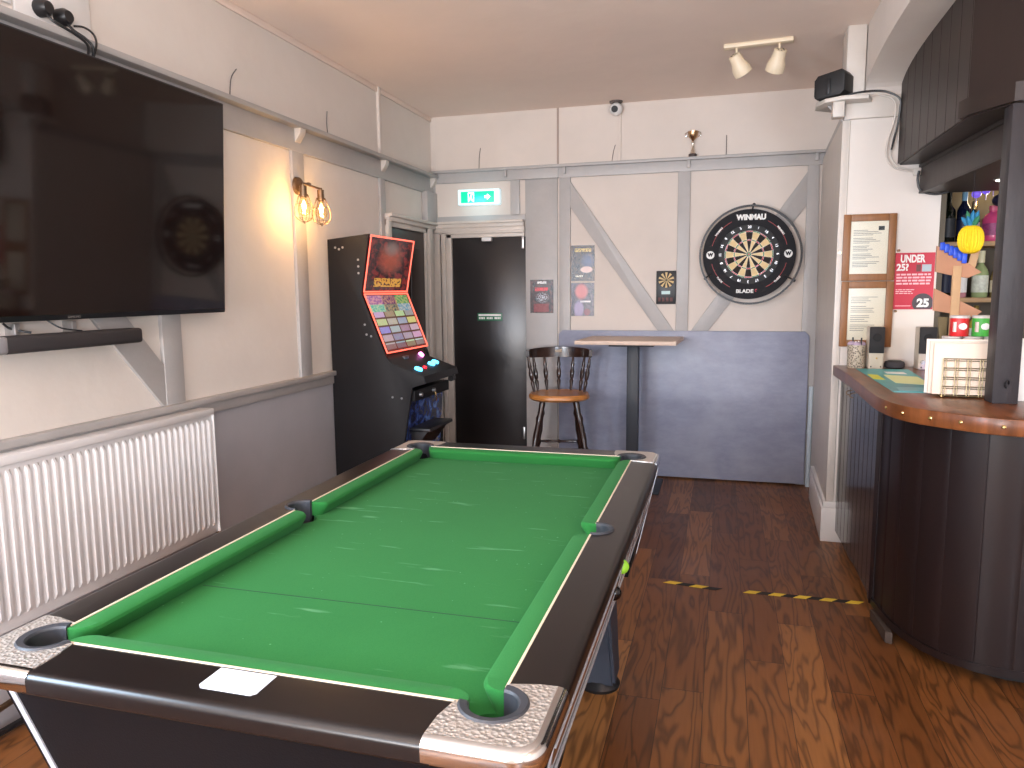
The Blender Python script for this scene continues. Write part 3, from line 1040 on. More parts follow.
o.prism([(-0.066, 0.014), (-0.056, 0.014), (-0.057, -0.006), (-0.049, -0.016), (-0.047, -0.034), (-0.053, -0.034), (-0.056, -0.018), (-0.064, -0.010), (-0.070, -0.030), (-0.077, -0.030), (-0.070, -0.004)], 'y', -0.0515, -0.0485)
o.build('running_figure', wl, t)
o = MB()      # arrow
o.prism([(0.050, 0.010), (0.072, 0.010), (0.072, 0.024), (0.100, 0.0), (0.072, -0.024), (0.072, -0.010), (0.050, -0.010)], 'y', -0.0515, -0.0485)
o.build('arrow', wl, t)
point('exit_sign_light', (-1.918, YB-0.13, 2.17), 0.6, (0.4, 0.85, 1.0), 0.06)

# ---- cctv camera, conduit, trophy
t = thing('security_camera', 'small white dome security camera with black lens under the ceiling', 'camera', (-0.823, YB-0.01, ZC-0.012))
MB().lathe([(0.05, 0.012), (0.05, 0.006), (0.046, 0)], (0, -0.055, 0), 24).build('base_plate', mat('plate_grey', srgb(90, 80, 76)), t)
MB().ball((0, -0.055, -0.045), 0.048).build('dome', white_gloss, t)
o = MB().cyl((-0.003, -0.094, -0.052), (-0.005, -0.106, -0.054), 0.024, 20)
o.build('lens', black, t)
o = MB().box((-0.812, YB-0.016, 2.434), (-0.790, YB, 2.80), 0.003)
tag(o.build('cable_conduit', upper_plaster), 'white cable trunking running down from the security camera', 'conduit')
t = thing('trophy', 'small two-handled gold and silver cup trophy on the back wall ledge', 'trophy', (-0.258, YB-0.034, 2.434))
MB().lathe([(0.030, 0), (0.030, 0.018), (0.026, 0.022)], seg=24).build('base', mat('marble_dark', srgb(70, 58, 56), 0.3), t)
MB().lathe([(0.022, 0.022), (0.012, 0.05), (0.006, 0.09), (0.012, 0.105), (0.006, 0.118)], seg=20).build('stem', mat('silver', (0.75, 0.7, 0.62, 1), 0.2, 1.0), t)
MB().lathe([(0.006, 0.112), (0.012, 0.122), (0.030, 0.140), (0.036, 0.160), (0.040, 0.182), (0.036, 0.182), (0.028, 0.150), (0.002, 0.132)], seg=24).build('cup', mat('gold_cup', (0.55, 0.35, 0.2, 1), 0.25, 1.0), t)
for s_ in (-1, 1):
    MB().tube([(s_*0.034, 0, 0.145), (s_*0.052, 0, 0.15), (s_*0.056, 0, 0.168), (s_*0.046, 0, 0.178), (s_*0.038, 0, 0.172)], 0.003, 6).build('handle', chrome, t)

# loose wires sticking up from the ledges
def wire(pts, label, r=0.0025, m=None, name='wire', cat='wire'):
    o = MB().tube(pts, r, 6)
    return tag(o.build(name, m or mat('wire_grey', srgb(90, 84, 84), 0.6)), label, cat)


wire([(-1.93, YB-0.006, 2.434), (-1.925, YB-0.01, 2.53), (-1.915, YB-0.006, 2.60)], 'thin loose wire rising above the exit sign')
wire([(-0.86, YB-0.006, 2.434), (-0.85, YB-0.01, 2.50), (-0.835, YB-0.006, 2.56)], 'short loose wire beside the camera trunking')
wire([(-0.02, YB-0.006, 2.434), (-0.02, YB-0.008, 2.58)], 'thin upright wire on the ledge right of the trophy')
wire([(XL+0.006, 3.235, 2.40), (XL+0.012, 3.245, 2.50), (XL+0.006, 3.30, 2.56)], 'curved loose wire above the television on the left wall')
wire([(XL+0.006, 4.17, 2.40), (XL+0.012, 4.15, 2.47), (XL+0.006, 4.17, 2.55)], 'thin loose wire above the wall lamp')

# ================================================================ LEFT WALL THINGS
# television on a wall bracket
t = thing('television', 'huge black wall-mounted flat television, switched off', 'television', (XL+0.03, 2.18, 1.852), rot=(0, R(3.2), 0))
MB().box((0.035, -0.835, -0.470), (0.07, 0.84, 0.476), 0.004).build('casing', black, t)
MB().box((0.0695, -0.828, -0.450), (0.0715, 0.833, 0.469)).build('screen', screenoff, t)
MB().box((-0.01, -0.30, -0.12), (0.035, 0.30, 0.12)).build('wall_bracket', black, t)
text('lettering', 'SAMSUNG', 0.012, (0.0715, -0.015, -0.4605), (R(90), 0, R(90)), greyink, t, 0.0003)
# soundbar on its brackets
t = thing('soundbar', 'long dark grey soundbar hanging below the television', 'soundbar', (XL, 2.0, 1.305))
MB().box((0.045, -0.17, -0.028), (0.12, 0.445, 0.030), 0.012, 3).build('grille', mat('grille_cloth', srgb(46, 42, 44), 0.6, bump=0.3, bs=500), t)
MB().box((0.046, -0.19, -0.028), (0.1215, -0.135, 0.031), 0.013, 3).build('end_cap', mat('soundbar_cap', srgb(140, 138, 142), 0.3), t)
for y in (-0.05, 0.18):
    MB().box((0.0, y, -0.02), (0.046, y+0.02, 0.068), 0.002).build('bracket', steel, t)
wire([(XL+0.02, 1.93, 1.375), (XL+0.03, 1.95, 1.355), (XL+0.07, 1.99, 1.341)], 'black cable between the television and soundbar near the left edge', 0.004, black, 'cable', 'cable')
wire([(XL+0.03, 2.09, 1.38), (XL+0.06, 2.12, 1.35), (XL+0.09, 2.18, 1.337)], 'black cable looping onto the middle of the soundbar', 0.003, black, 'cable', 'cable')

# sockets with plugs above the rail
t = thing('socket_box', 'white double wall socket above the television', 'socket', (XL, 2.26, 2.495))
MB().box((0, -0.17, -0.10), (0.012, 0.15, 0.10), 0.004).build('face_plate', white_gloss, t)
for k, (y, z, lab) in enumerate(((2.185, 2.462, 'left of two black round plugs in the socket above the television'), (2.268, 2.458, 'right of two black round plugs in the socket above the television'))):
    q = thing('plug', lab, 'plug', (XL+0.012, y, z))
    MB().turned((0, 0, 0), (0.045, 0, 0), [(0, 0.030), (0.6, 0.030), (1, 0.02)], 16).build('plug_body', black, q)
    MB().tube([(0.03, 0, -0.02), (0.05, 0.01, -0.045), (0.075, 0.07-0.03*k, -0.07), (0.082, 0.12-0.06*k, -0.10), (0.05, 0.13-0.06*k, -0.16)], 0.005, 8).build('cord', black, q)
wire([(XL+0.015, 2.325, 2.448), (XL+0.035, 2.35, 2.450), (XL+0.06, 2.365, 2.43), (XL+0.088, 2.35, 2.39), (XL+0.088, 2.335, 2.34), (XL+0.06, 2.33, 2.28)], 'thin black aerial cable right of the two plugs', 0.004, black, 'cable', 'cable')
tag(MB().box((XL, 2.02, 2.44), (XL+0.01, 2.08, 2.54), 0.003).build('cable_cover', white_gloss), 'small white plate left of the plugs above the television', 'wall plate')

# ---- radiator
t = thing('radiator', 'long white ribbed panel radiator on the lower left wall', 'radiator', (XL, 2.1, 0.36))
rad = MB()
y0, y1 = -0.95, 0.765
yy = y0+0.03
prof = [(0.085, y0), (0.085, y0+0.03)]
while yy < y1-0.05:
    prof += [(0.085, yy+0.010), (0.096, yy+0.016), (0.096, yy+0.027), (0.085, yy+0.033)]
    yy += 0.0355
prof += [(0.085, y1)]
n = len(prof)
for i in range(n-1):
    (xa, ya), (xb, yb) = prof[i], prof[i+1]
    for (za, zb) in ((0.055, 0.52),):
        rad._new([(xa, ya, za), (xb, yb, za), (xb, yb, zb), (xa, ya, zb)], [(0, 1, 2, 3)])
    # rounded ends of the ribs
    for zc, s_ in ((0.055, -1), (0.52, 1)):
        rad._new([(xa, ya, zc), (xb, yb, zc), (0.085, yb, zc+s_*0.018), (0.085, ya, zc+s_*0.018)], [(0, 1, 2, 3) if s_ > 0 else (3, 2, 1, 0)])
rad.box((0.068, y0, 0.0), (0.0852, y1, 0.575), 0.003)
bmesh.ops.remove_doubles(rad.bm, verts=rad.bm.verts, dist=0.0003)
rad.build('front_panel', radiator_mat(), t)
MB().box((0.03, y0, 0.0), (0.045, y1, 0.57), 0.003).build('rear_panel', radiator_mat(), t)
MB().box((0.022, y0-0.002, 0.555), (0.098, y1+0.002, 0.585), 0.004).build('top_grille', radiator_mat(), t)
MB().box((0.022, y1-0.004, 0.0), (0.096, y1+0.004, 0.58), 0.003).build('side_panel', radiator_mat(), t)
o = MB()
o.cyl((0.055, y1+0.004, 0.02), (0.055, y1+0.035, 0.02), 0.010, 12)
o.cyl((0.055, y1+0.035, -0.02), (0.055, y1+0.035, 0.05), 0.013, 12)
o.cyl((0.055, y1+0.035, -0.34), (0.055, y1+0.035, -0.02), 0.0075, 12)
o.build('valve', bronze, t)
wire([(XL+0.06, -0.2, 0.03), (XL+0.09, 0.8, 0.03), (XL+0.07, 1.7, 0.03), (XL+0.10, 2.2, 0.012), (XL+0.06, 2.9, 0.012)], 'black cable lying on the floor under the radiator', 0.012, black, 'cable', 'cable')
wire([(XL+0.10, 0.9, 0.14), (XL+0.12, 1.5, 0.13), (XL+0.10, 2.0, 0.14), (XL+0.11, 2.9, 0.14), (XL+0.055, 2.9, 0.14)], 'dark metal heating pipe below the radiator', 0.011, bronze, 'heating_pipe', 'pipe')

# ---- wall lamp with two caged filament bulbs
t = thing('wall_lamp', 'bronze wall lamp with two lit caged filament bulbs', 'wall lamp', (XF, 3.775, 2.06))
MB().turned((0, 0, 0), (0.028, 0, 0), [(0, 0.05), (0.6, 0.046), (1, 0.02)], 24).build('backplate', bronze, t)
MB().tube([(0.02, 0, 0), (0.07, -0.005, 0.01), (0.10, -0.03, 0.0), (0.12, -0.145, -0.01), (0.12, -0.05, -0.013), (0.12, 0.055, -0.016)], 0.006, 8, True).build('arm', bronze, t)
for y in (-0.135, 0.045):
    h = MB().turned((0.12, y, -0.01), (0.12, y, -0.085), [(0, 0.008), (0.15, 0.008), (0.16, 0.019), (0.75, 0.019), (0.76, 0.024), (0.9, 0.024), (0.91, 0.015), (1, 0.015)], 16).build('lamp_holder', bronze, t)
    b_ = MB().turned((0.12, y, -0.08), (0.12, y, -0.185), [(0, 0.012), (0.15, 0.014), (0.4, 0.029), (0.65, 0.037), (0.85, 0.029), (0.97, 0.008), (1, 0.001)], 20).build('bulb', amber_glass, h)
    MB().turned((0.12, y, -0.10), (0.12, y, -0.16), [(0, 0.003), (0.3, 0.010), (0.7, 0.010), (1, 0.003)], 10).build('filament', filament, h)
    cg = MB()
    for k in range(8):
        a = 2*PI*k/8
        ca, sa = math.cos(a), math.sin(a)
        cg.tube([(0.12+r*ca, y+r*sa, z) for r, z in ((0.024, -0.066), (0.036, -0.10), (0.053, -0.15), (0.046, -0.19), (0.020, -0.21), (0.004, -0.215))], 0.0014, 5)
    for r, z in ((0.043, -0.12), (0.042, -0.195)):
        cg.tube([(0.12+r*math.cos(2*PI*k/16), y+r*math.sin(2*PI*k/16), z) for k in range(17)], 0.0014, 5, False)
    cg.turned((0.12, y, -0.205), (0.12, y, -0.222), [(0, 0.005), (1, 0.004)], 8)
    cg.build('wire_cage', bronze, h)
    point('bulb_light', (XF+0.12, 3.775+y, 1.925), 9.0, (1.0, 0.58, 0.24), 0.015)

# ================================================================ GAMING MACHINE
CY0, CY1 = 4.10, 4.76
t = thing('gaming_machine', 'tall black gaming machine with two lit screens edged in red', 'gaming machine', (XL+0.012, CY0, 0))
ox = XL+0.012


def gx(x):
    return x-ox


W = CY1-CY0
side = [(0.0, 0.0), (0.0, 1.785), (gx(-2.055), 1.812), (gx(-2.118), 1.455), (gx(-1.968), 1.078), (gx(-1.93), 1.035), (gx(-1.725), 0.960), (gx(-1.715), 0.918), (gx(-1.80), 0.89), (gx(-1.865), 0.53), (gx(-1.865), 0.0)]
cabm = mat('cabinet_black', srgb(24, 22, 24), 0.55, spec=0.25, var=0.08, bump=0.1, bs=200)
for y in (0, W-0.02):
    if y:
        side = side[:5]+[(gx(-1.95), 1.02), (gx(-1.93), 0.90), (gx(-1.865), 0.53), (gx(-1.865), 0.0)]
    MB().prism(side, 'y', y, y+0.02, 0.002).build('side_panel', cabm, t)
inner = [(0.01, 0.02), (0.01, 1.775), (gx(-2.075), 1.795), (gx(-2.135), 1.455), (gx(-1.985), 1.075), (gx(-1.95), 1.02), (gx(-1.94), 0.90), (gx(-1.90), 0.52), (gx(-1.89), 0.02)]
MB().prism(inner, 'y', 0.02, W-0.02).build('carcass', cabm, t)


def slab(name, pa, pb, m, off=0.004, th=0.006, ya=0.028, yb=None, parent=None, uvm=None):
    """lit panel on the slanted front between profile points pa (top) and pb (bottom)"""
    yb = yb or (W-0.028)
    (xa, za), (xb, zb) = pa, pb
    d = Vector((xb-xa, 0, zb-za)).normalized()
    nrm = Vector((-d.z, 0, d.x))
    if nrm.x < 0:
        nrm = -nrm
    A = Vector((xa, 0, za))+nrm*off
    B = Vector((xb, 0, zb))+nrm*off
    o = MB()
    o.card([(B.x, ya, B.z), (B.x, yb, B.z), (A.x, yb, A.z), (A.x, ya, A.z)], th)
    return o.build(name, m, parent or t)


TOP, MID, LOW = (gx(-2.057), 1.808), (gx(-2.120), 1.460), (gx(-1.972), 1.085)


def lerp(a, b, k):
    return (a[0]+(b[0]-a[0])*k, a[1]+(b[1]-a[1])*k)


s1 = slab('upper_screen', lerp(TOP, MID, 0.03), lerp(TOP, MID, 0.95), [cabm, uvmat('upper_picture', 'marquee')], 0.010)
s1['label'] = 'red lit upper screen'
s2 = slab('lower_screen', lerp(MID, LOW, 0.05), lerp(MID, LOW, 0.96), [cabm, uvmat('game_menu', 'menu')], 0.010)
s2['label'] = 'lower screen showing a grid of games'
for nm_, a, b in (('upper_led_frame', lerp(TOP, MID, 0.01), lerp(TOP, MID, 0.97)), ('lower_led_frame', lerp(MID, LOW, 0.03), lerp(MID, LOW, 0.98))):
    o = MB()
    P = []
    (xa, za), (xb, zb) = a, b
    d = Vector((xb-xa, 0, zb-za)).normalized()
    nrm = Vector((-d.z, 0, d.x))
    if nrm.x < 0:
        nrm = -nrm
    A = Vector((xa, 0, za))+nrm*0.014
    B = Vector((xb, 0, zb))+nrm*0.014
    c4 = [Vector((A.x, 0.012, A.z)), Vector((A.x, W-0.012, A.z)), Vector((B.x, W-0.012, B.z)), Vector((B.x, 0.012, B.z))]
    for i in range(4):
        o.cyl(c4[i], c4[(i+1) % 4], 0.0048, 8)
    o.build(nm_, led_red, t)
# control deck
MB().prism([(gx(-1.975), 1.08), (gx(-1.925), 1.035), (gx(-1.722), 0.962), (gx(-1.712), 0.918), (gx(-1.80), 0.89), (gx(-1.93), 0.90), (gx(-1.99), 1.06)], 'y', 0.002, 0.575, 0.003).build('control_deck', mat('deck_black', srgb(27, 26, 29), 0.5, spec=0.3), t)
deckn = Vector((0.073, 0, 0.203)).normalized()


def deckpt(x, y, h=0.0):
    # on the slanted deck top between x=-1.925 and -1.722
    k = (x+1.925)/0.203
    z = 1.035+(0.962-1.035)*k
    p = Vector((gx(x), y, z))
    return p, p+deckn*h


for (x, y, r, m_, lab) in ((-1.80, 0.10, 0.026, led_cyan, 'cyan lit button, nearest'), (-1.80, 0.20, 0.014, led_redb, 'small red lit button'), (-1.82, 0.36, 0.024, led_cyan, 'cyan lit button, middle'), (-1.83, 0.45, 0.024, led_cyan, 'cyan lit button, farthest')):
    p, q = deckpt(x, y, 0.014)
    ob = MB().turned(p, q, [(0, r), (0.7, r), (1, r*0.8)], 18).build('button', m_, t)
    ob['label'] = lab
p = Vector((gx(-1.940), 0.47, 1.045))
ob = MB().turned(p, p+Vector((0.012, 0, 0.012)), [(0, 0.022), (1, 0.018)], 16).build('button', led_pink, t)
ob['label'] = 'pink lit button below the screen'
MB().box((gx(-1.955), 0.20, 1.035), (gx(-1.935), 0.27, 1.062), 0.003).build('card_slot', mat('slot_grey', srgb(84, 84, 88), 0.4), t)
# lower front: glossy blue panel, tray, locks, label
o = MB()
o.card([(gx(-1.885), 0.03, 0.30), (gx(-1.885), W-0.03, 0.30), (gx(-1.845), W-0.03, 0.86), (gx(-1.845), 0.03, 0.86)], 0.01)
o.build('lower_glass', [cabm, uvmat('blue_lower_picture', 'coin')], t)
MB().box((gx(-1.90), 0.10, 0.60), (gx(-1.73), 0.50, 0.625), 0.01).build('payout_tray', black, t)
MB().prism([(gx(-1.90), 0.48), (gx(-1.85), 0.48), (gx(-1.74), 0.62), (gx(-1.90), 0.62)], 'y', 0.12, 0.48, 0.004).build('tray_scoop', black, t)
MB().box((gx(-1.875), 0.04, 0.80), (gx(-1.80), W-0.04, 0.868), 0.004).build('lock_bar', cabm, t)
for y in (0.12, 0.33):
    MB().turned((gx(-1.81), y, 0.835), (gx(-1.785), y, 0.835), [(0, 0.016), (1, 0.014)], 14).build('lock', steel, t)
MB().tube([(gx(-1.79), 0.33, 0.83), (gx(-1.78), 0.335, 0.79), (gx(-1.785), 0.34, 0.765)], 0.006, 6).build('key', brass, t)
MB().box((gx(-1.872), 0.075, 0.69), (gx(-1.862), 0.155, 0.775), 0.001).build('sticker', white_m, t)
MB().turned((gx(-1.76), 0.55, 0.885), (gx(-1.76), 0.60, 0.885), [(0, 0.02), (1, 0.02)], 14).build('side_lock', black, t)
o = MB()
for (x, z) in ((-2.28, 1.735), (-2.255, 1.725), (-2.23, 1.735), (-2.13, 1.66), (-2.13, 1.62), (-2.13, 1.58), (-2.10, 1.27), (-2.09, 1.21), (-2.06, 1.20), (-1.93, 0.83), (-1.87, 0.825)):
    o.cyl((gx(x), -0.003, z), (gx(x), 0.004, z), 0.007, 8)
o.build('screw', steel, t)

# ================================================================ BAR STOOL
t = thing('bar_stool', 'spindle-backed dark wooden bar stool with honey seat', 'bar stool', (-1.17, 5.36, 0), rz=R(13))
SZ = 0.69
o = MB()
n = 28
vs = []
prof = [(0.90, -0.022), (1.0, -0.010), (1.0, 0.004), (0.95, 0.016), (0.7, 0.010), (0.3, 0.008)]
for s_, z in prof:
    for k in range(n):
        a = 2*PI*k/n
        rx, ry = 0.215, 0.205
        e = 0.80
        x = rx*s_*math.copysign(abs(math.cos(a))**e, math.cos(a))
        y = ry*s_*math.copysign(abs(math.sin(a))**e, math.sin(a))
        vs.append((x*1.05, y, SZ+z*1.25))
fs = [(i*n+k, i*n+(k+1) % n, (i+1)*n+(k+1) % n, (i+1)*n+k) for i in range(len(prof)-1) for k in range(n)]
fs += [tuple(range(n-1, -1, -1)), tuple(range((len(prof)-1)*n, len(prof)*n))]
o._new(vs, fs)
o.build('seat', seatwood, t)
LP = [(t_, r_*1.2) for t_, r_ in [(0, 0.013), (0.06, 0.018), (0.12, 0.022), (0.16, 0.014), (0.2, 0.022), (0.3, 0.024), (0.42, 0.017), (0.46, 0.023), (0.5, 0.016), (0.6, 0.022), (0.75, 0.018), (0.80, 0.024), (0.85, 0.016), (0.95, 0.02), (1, 0.016)]]
feet = {}
for sx, sy in ((-1, -1), (1, -1), (-1, 1), (1, 1)):
    a = (sx*0.12, sy*0.11, SZ-0.02)
    b = (sx*(0.245 if sy < 0 else 0.20), sy*0.20, 0.0)
    MB().turned(b, a, LP, 12).build('leg', darkwood, t)
    feet[(sx, sy)] = (Vector(a), Vector(b))


def onleg(key, z):
    a, b = feet[key]
    k = (z-b.z)/(a.z-b.z)
    return b+(a-b)*k


STP = [(0, 0.008), (0.2, 0.011), (0.45, 0.010), (0.5, 0.016), (0.55, 0.010), (0.8, 0.011), (1, 0.008)]
for (k1, k2, z) in (((-1, -1), (1, -1), 0.31), ((-1, 1), (1, 1), 0.31), ((-1, -1), (-1, 1), 0.50), ((1, -1), (1, 1), 0.50), ((-1, -1), (-1, 1), 0.25), ((1, -1), (1, 1), 0.25)):
    MB().turned(onleg(k1, z), onleg(k2, z), STP, 10).build('stretcher', darkwood, t)
# curved top rail at the far side... the back faces the camera-left wall, spindles rise from the seat rim
railpts = []
BR = 0.226
o = MB()
m_ = 24
vs = []
for k in range(m_+1):
    a = PI*(-0.03)+PI*1.06*k/m_
    x, y = BR*math.cos(a)*1.03, 0.06+BR*0.80*math.sin(a)
    nx, ny = math.cos(a), math.sin(a)
    h = 0.028+0.022*math.sin(PI*k/m_)**0.6
    zt = 1.018
    for (dr, dz) in ((-0.011, -h*1.5), (0.013, -h*1.5), (0.016, 0), (-0.008, 0.004)):
        vs.append((x+nx*dr, y+ny*dr, zt+dz+(0.012*math.sin(PI*k/m_))))
fs = [(k*4+j, (k+1)*4+j, (k+1)*4+(j+1) % 4, k*4+(j+1) % 4) for k in range(m_) for j in range(4)]
fs += [(0, 1, 2, 3), (m_*4+3, m_*4+2, m_*4+1, m_*4)]
_, ff = o._new(vs, fs)
bmesh.ops.recalc_face_normals(o.bm, faces=ff)
top = o.build('top_rail', darkwood, t, ang=50)
MB().box((-0.03, 0.225, 0.992), (0.025, 0.236, 1.014), 0.003).build('rail_badge', mat('badge', srgb(168, 150, 130), 0.4), t)
SP = [(t_, r_*1.15) for t_, r_ in [(0, 0.007), (0.15, 0.009), (0.3, 0.014), (0.36, 0.008), (0.4, 0.013), (0.55, 0.016), (0.68, 0.009), (0.72, 0.013), (0.85, 0.009), (1, 0.007)]]
for k in range(7):
    a = PI*(0.02)+PI*0.96*k/6
    p0 = (0.185*math.cos(a), 0.04+0.15*math.sin(a), SZ)
    p1 = (BR*math.cos(a)*1.03, 0.06+BR*0.8*math.sin(a), 0.975)
    MB().turned(p0, p1, SP, 10).build('spindle', darkwood, t)

# ================================================================ HIGH TABLE
t = thing('poseur_table', 'tall square pub table with pale wooden top and dark post', 'table', (-0.64, 5.49, 0))
MB().prism([(-0.385, -0.28), (0.325, -0.28), (0.345, 0.29), (-0.355, 0.29)], 'z', 1.08, 1.108, 0.002).build('tabletop', beech, t)
MB().box((-0.042, -0.042, 0.014), (0.042, 0.042, 1.06), 0.004).build('post', powder, t)
MB().box((-0.16, -0.16, 1.06), (0.16, 0.16, 1.08), 0.003).build('mounting_plate', powder, t)
MB().box((-0.215, -0.215, 0.0), (0.215, 0.215, 0.014), 0.004).build('base_plate', powder, t)

# ================================================================ POOL TABLE
TX, TY, TZ = -0.8025, 2.01, 0.80
HX, HY = 0.4625, 0.934
OX, OY = 0.565, 1.052
felt = felt_mat(True)
felt_c = felt_mat(False)
t = thing('pool_table', 'pool table with green cloth, black rails and silver corners', 'pool table', (TX, TY, 0))
PR = 0.047       # pocket radius
corners = [(sx, sy) for sx in (-1, 1) for sy in (-1, 1)]
# cloth bed with real pocket openings
outline = []


def arc(cx_, cy_, r, a0, a1, n_=10):
    return [(cx_+r*math.cos(a0+(a1-a0)*k/n_), cy_+r*math.sin(a0+(a1-a0)*k/n_)) for k in range(n_+1)]


pcx, pcy = HX-0.008, HY-0.008
E_ = 0.03
outline += arc(pcx, -pcy, PR, R(180+10), R(80), 12)
outline += [(HX+E_*0.2, -PR-0.02)] + arc(HX+0.008, 0, PR, R(-118), R(-242), 10) + [(HX+E_*0.2, PR+0.02)]
outline += arc(pcx, pcy, PR, R(-80), R(-190), 12)
outline += arc(-pcx, pcy, PR, R(10), R(-100), 12)
outline += [(-HX-E_*0.2, PR+0.02)] + arc(-HX-0.008, 0, PR, R(62), R(-62), 10) + [(-HX-E_*0.2, -PR-0.02)]
outline += arc(-pcx, -pcy, PR, R(100), R(-10), 12)
o = MB()
o.prism(outline, 'z', TZ-0.07, TZ-0.045)
bmesh.ops.triangulate(o.bm, faces=[f for f in o.bm.faces if len(f.verts) > 4])
o.build('cloth_bed', felt, t)
# baulk line
MB().box((-HX+0.045, -0.535, TZ-0.0452), (HX-0.045, -0.532, TZ-0.0446)).build('baulk_line', mat('line_dark_green', srgb(22, 66, 40), 0.9), t)


# cushions: nose overhangs, undercut face, ends cut back towards the pockets
def cushion(along, fixed, sgn, a, b, ca, cb):
    """along 'x' or 'y'; fixed = coordinate of the back; sgn = direction of the back (outwards)"""
    W_ = 0.050
    sec = [(0.0, -0.001), (0.010, 0.0), (W_-0.008, -0.001), (W_-0.002, -0.005), (W_, -0.011), (W_-0.003, -0.019), (W_-0.020, -0.0455), (0.0, -0.0455)]
    o = MB()
    rows = []
    for k in range(8):
        th = PI/2*k/7
        rows.append((a+ca*(1-math.cos(th)), max(0.12, math.sin(th)**0.8)))
    for k in range(8):
        th = PI/2*(7-k)/7
        rows.append((b-cb*(1-math.cos(th)), max(0.12, math.sin(th)**0.8)))
    ns = len(sec)
    nrow = len(rows)
    vs = []
    for pos, ws in rows:
        for d, z in sec:
            cc = fixed-sgn*d*ws
            vs.append((pos, cc, TZ+z) if along == 'x' else (cc, pos, TZ+z))
    fs = [(i*ns+j, i*ns+(j+1) % ns, (i+1)*ns+(j+1) % ns, (i+1)*ns+j) for i in range(nrow-1) for j in range(ns)]
    fs += [tuple(range(ns)), tuple(range(nrow*ns-1, (nrow-1)*ns-1, -1))]
    _, f = o._new(vs, fs)
    bmesh.ops.recalc_face_normals(o.bm, faces=f)
    return o.build('cushion', felt_c, t, ang=32)


for s_ in (-1, 1):
    cushion('x', s_*HY, s_, -HX+0.050, HX-0.050, 0.045, 0.045)
    cushion('y', s_*HX, s_, -HY+0.050, -0.048, 0.045, 0.022)
    cushion('y', s_*HX, s_, 0.048, HY-0.050, 0.022, 0.045)
wline = mat('rail_inlay', srgb(222, 206, 180), 0.4)
for s_ in (-1, 1):
    MB().box((-HX+0.055, s_*HY-0.0025, TZ-0.01), (HX-0.055, s_*HY+0.0025, TZ+0.0015)).build('inlay_strip', wline, t)
    for a, b in ((-HY+0.06, -0.05), (0.05, HY-0.06)):
        MB().box((s_*HX-0.0025, a, TZ-0.01), (s_*HX+0.0025, b, TZ+0.0015)).build('inlay_strip', wline, t)

# rails: flat top, bull-nosed outer edge
NO = 0.018


def nosing_pts():
    return [(0, 0.0), (0.007, -0.001), (0.013, -0.004), (0.017, -0.010), (0.018, -0.016), (0.017, -0.036), (0.013, -0.041), (0.0, -0.042)]


CC = 0.070
for s_ in (-1, 1):
    # end rails
    o = MB()
    sec = [(HY, 0.0)] + [(OY-NO+d, z) for d, z in nosing_pts()] + [(HY, -0.042)]
    o.prism([(s_*y, TZ+z) for y, z in sec], 'x', -HX+CC, HX-CC)
    o.build('end_rail', laminate, t)
    # long rails, in two lengths, with the middle pocket between and a notched bridge
    sec = [(HX, 0.0)] + [(OX-NO+d, z) for d, z in nosing_pts()] + [(HX, -0.042)]
    o = MB()
    for a, b in ((-HY+CC, -0.055), (0.055, HY-CC)):
        o.prism([(s_*x, TZ+z) for x, z in sec], 'y', a, b)
    # bridge behind the pocket
    br = [(OX-NO, TZ-0.0)] + [(OX-NO+d, TZ+z) for d, z in nosing_pts()[1:]]
    o.prism([(s_*x, z) for x, z in [(OX-0.05, TZ)] + [(OX-NO+d, TZ+z) for d, z in nosing_pts()] + [(OX-0.05, TZ-0.042)]], 'y', -0.055, 0.055)
    nt_ = [(HX, 0.055), (OX-0.05, 0.055), (OX-0.05, -0.055), (HX, -0.055)] + arc(HX+0.004, 0, 0.047, R(-90), R(90), 14)
    o.prism([(s_*x, y) for x, y in nt_], 'z', TZ-0.04, TZ)
    bmesh.ops.triangulate(o.bm, faces=[f for f in o.bm.faces if len(f.verts) > 10])
    o.build('side_rail', laminate, t)


# pocket liners
def liner(cx_, cy_, a0, a1, name='pocket_liner', ro=0.060, ri=0.041):
    o = MB()
    n_ = 22
    sec = [(ri, -0.068), (ri, 0.000), (ri+0.003, 0.004), (ro-0.004, 0.006), (ro, 0.002), (ro, -0.03), (ri+0.003, -0.068)]
    ns = len(sec)
    vs = []
    for i in range(n_+1):
        a = a0+(a1-a0)*i/n_
        for r, z in sec:
            vs.append((cx_+r*math.cos(a), cy_+r*math.sin(a), TZ+z))
    fs = [(i*ns+j, i*ns+(j+1) % ns, (i+1)*ns+(j+1) % ns, (i+1)*ns+j) for i in range(n_) for j in range(ns)]
    fs += [tuple(range(ns)), tuple(range((n_+1)*ns-1, n_*ns-1, -1))]
    _, f = o._new(vs, fs)
    bmesh.ops.recalc_face_normals(o.bm, faces=f)
    ob = o.build(name, rubber, t, ang=28)
    MB().lathe([(0.040, 0.0), (0.040, 0.006)], (cx_, cy_, TZ-0.071), 20).build('pocket_cup', black_matte, ob)
    return ob


